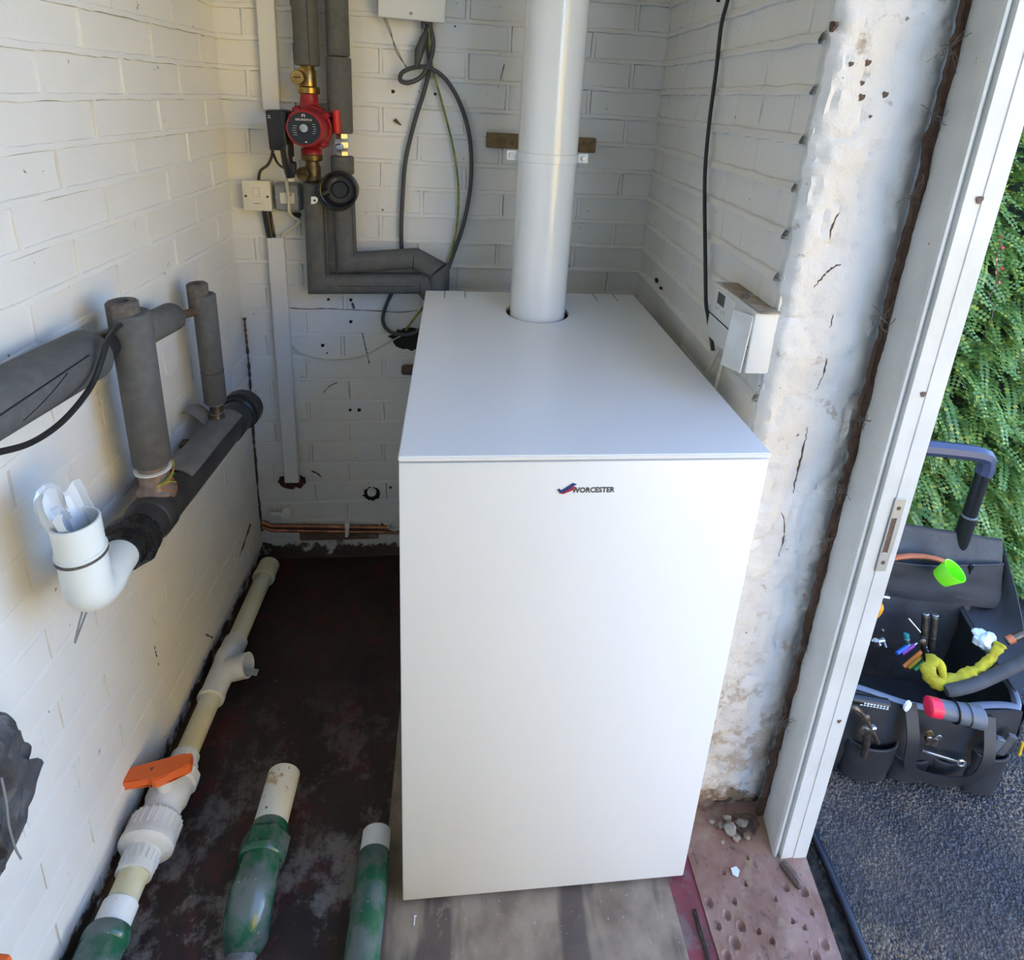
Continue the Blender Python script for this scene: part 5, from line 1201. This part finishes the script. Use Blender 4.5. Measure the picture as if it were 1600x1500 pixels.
b = MB(); b.box(q + Z3 * .010 + bxv * .006, (.024, .011, .010), rot=BR @ Euler((0, -.2, 0)).to_matrix(), bev=.003); obj('jaw', b, STEEL, t)
b = MB(); b.tube([q, q - Z3 * .03 + bxv * .008, q - Z3 * .07 + bxv * .010], [.008, .007, .006], 10); obj('handle', b, TOOLB, t)
t = thing('labelled_tube', 'black tube with worn white lettering in the front of the bag', 'tube', fr_pt(1360, 1095, .02))
ea, eb = fr_pt(1330, 1090, .034), fr_pt(1388, 1100, .036)
b = MB(); b.cyl(ea, eb, .0100, n=20, bev=.001); tb2 = obj('barrel', b, BLACKP, t)
b = MB()
dv = (eb - ea).normalized()
for row in range(2):
    for k in range(9):
        if random.random() < .85: b.box(ea + dv * (.016 + k * .0062) - byv * .0098 + Z3 * (.0022 - row * .0048), (random.uniform(.003, .005), .0012, .0026), rot=BR)
obj('worn_lettering', b, INKW, tb2, kind='stuff')
q = fr_pt(1415, 1100, .046); b = MB(); b.lathe(q, -byv + bxv * .4, [(.001, 0), (.0085, .002), (.0085, .006), (.001, .008)], 18); bmesh.ops.scale(b.bm, vec=(1, 1, 1.5), space=Matrix.Translation(-q), verts=b.bm.verts[:]); tag(obj('white_disc', b, INKW), 'white oval disc behind the webbing strap', 'disc')
pk = fr_pt(1452, 1150, .038)
t = thing('key_bunch', 'bunch of bright keys in the middle front pocket', 'keys', pk)
for k in range(6):
    e = pk + bxv * random.uniform(-.014, .014) + Z3 * random.uniform(-.010, .012) - byv * random.uniform(0, .008)
    b = MB(); b.box(e, (random.uniform(.008, .014), .003, random.uniform(.012, .022)), rot=BR @ Euler((random.uniform(-.4, .4), random.uniform(-1, 1), 0)).to_matrix(), bev=.001); obj('key', b, (STEEL, TOOLB, BRASSD)[k % 3], t)
s0_, s1_ = fr_pt(1440, 1173, .034), fr_pt(1502, 1192, .036)
t = thing('ring_spanner', 'slim steel spanner with a ring end in the middle front pocket', 'spanner', s0_)
dv = (s1_ - s0_).normalized(); nv_ = dv.cross(byv).normalized()
b = MB(); b.box((s0_ + s1_) / 2, ((s1_ - s0_).length, .004, .007), rot=Matrix((dv, byv, -nv_ if nv_.z < 0 else nv_)).transposed(), bev=.001); obj('shank', b, STEEL, t)
b = MB(); P = [s1_ + (dv * math.cos(2 * PI * k / 20) + nv_ * math.sin(2 * PI * k / 20)) * .0072 for k in range(21)]; b.tube(P, .0026, 7); obj('ring_end', b, CHROME, t)
for k, (x, y, m, lab) in enumerate(((1556, 1160, TGREY, 'grey folding rule in the right front pocket'), (1574, 1156, BAGIN, 'dark grey marker in the right front pocket'))):
    q = fr_pt(x, y, .030); b = MB(); b.box(q - Z3 * .012, (.018, .010, .055), rot=BR @ Euler((0, .25, 0)).to_matrix(), bev=.002); tag(obj('folding_rule' if k == 0 else 'marker', b, m), lab, 'tool')
stick('yellow_stick', 'small yellow stick at the right end of the front pockets', 'stick', fr_pt(1592, 1180, .028), fr_pt(1598, 1160, .026), .0028, HY)

# ------------------------------------------------------------------ hedge
hedge = thing('hedge', 'dense small-leaved green hedge behind the tool bag outside the door', 'hedge', (1.9, .9, -.08))
def hy(x, z): return .66 + .30 * max(0, z) / 1.3 + .10 * max(0, z - .75) ** 2 + .05 * mn.noise(Vector((x * 3, z * 3, 0))) + .03 * mn.noise(Vector((x * 9, z * 9, 2)))
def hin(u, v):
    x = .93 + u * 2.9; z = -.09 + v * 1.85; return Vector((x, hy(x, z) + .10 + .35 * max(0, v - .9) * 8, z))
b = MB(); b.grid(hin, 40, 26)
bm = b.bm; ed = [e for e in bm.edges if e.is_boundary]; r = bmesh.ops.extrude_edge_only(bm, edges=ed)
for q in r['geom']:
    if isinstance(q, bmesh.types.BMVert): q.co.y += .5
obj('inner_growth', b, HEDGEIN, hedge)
def fronds(n, seed):
    r = np.random.default_rng(seed); Vs, Fs = [], []; nv = 0
    St, Sf = [], []
    for k in range(n):
        u = r.random(); x = 1.0 + u ** 1.5 * 2.55; z = -.05 + r.random() * 1.85
        if x > 2.4 and r.random() < .55: continue
        y0 = hy(x, z) + r.uniform(.0, .09); L = r.uniform(.08, .22); m = int(L / .0108)
        dx = r.normal(0, .35); up = r.uniform(-.1, .55) if r.random() < .45 or z > 1.1 else r.uniform(-.6, .05)
        d = np.array([dx, -r.uniform(.35, .9), up]); d /= np.linalg.norm(d); p = np.array([x, y0, z]); sl_ = L / m
        lw = r.uniform(.0060, .0090); ll = lw * r.uniform(1.9, 2.4)
        roll = r.normal(0, .5)
        for i in range(m):
            d = d + np.array([0, 0, -.060]) + r.normal(0, .02, 3); d /= np.linalg.norm(d); p = p + d * sl_
            s = np.cross(d, [0, 0, 1.0]); s /= max(1e-6, np.linalg.norm(s)); nn = np.cross(s, d)
            s = s * math.cos(roll) + nn * math.sin(roll); nn = np.cross(s, d)
            tp = 1 - .45 * (i / m) ** 2
            for sg in (-1, 1):
                a = (s * sg * .93 + d * .35); a /= np.linalg.norm(a); bb = np.cross(nn, a); t_ = nn * r.uniform(-.25, .35)
                tip = p + (a + t_) * ll * tp; md = p + (a + t_ * .4) * ll * .52 * tp; w_ = bb * lw * tp
                Vs += [p, md + w_, tip, md - w_]; Fs.append((nv, nv + 1, nv + 2, nv + 3)); nv += 4
    return Vs, Fs
Vs, Fs = fronds(6200, 5)
me = bpy.data.meshes.new('foliage'); V = np.array(Vs) - np.array(hedge.location)
nV, nF = len(V), len(Fs)
me.vertices.add(nV); me.vertices.foreach_set('co', V.astype(np.float32).ravel())
me.loops.add(nF * 4); me.loops.foreach_set('vertex_index', np.array(Fs, np.int32).ravel())
me.polygons.add(nF); me.polygons.foreach_set('loop_start', np.arange(nF, dtype=np.int32) * 4); me.polygons.foreach_set('loop_total', np.full(nF, 4, np.int32))
me.update(); me.validate(); me.materials.append(LEAF)
o = bpy.data.objects.new('foliage', me); COL.objects.link(o); o.parent = hedge; o['kind'] = 'stuff'
P = [AY(x, y, .66) for x, y in ((1548, 505), (1552, 480), (1545, 465), (1556, 445), (1558, 400), (1566, 370))]
b = MB(); b.tube(spline(P, 4), .0012, 5); tw = obj('red_twig', b, TWIG, hedge, label='thin twig with small red leaves')
for x, y in ((1560, 372), (1564, 384), (1558, 402), (1562, 418), (1557, 423), (1561, 438)):
    p = AY(x, y, .655); b = MB(); rr = .0055; d_ = Vector((random.uniform(-1, 1), -.4, random.uniform(-1, 1))).normalized(); s_ = d_.cross(Vector((0, 1, .3))).normalized()
    b.prism([p, p + d_ * rr + s_ * rr * .7, p + d_ * rr * 2, p + d_ * rr - s_ * rr * .7], (0, -.0008, 0)); obj('red_leaf', b, REDLEAF, tw)
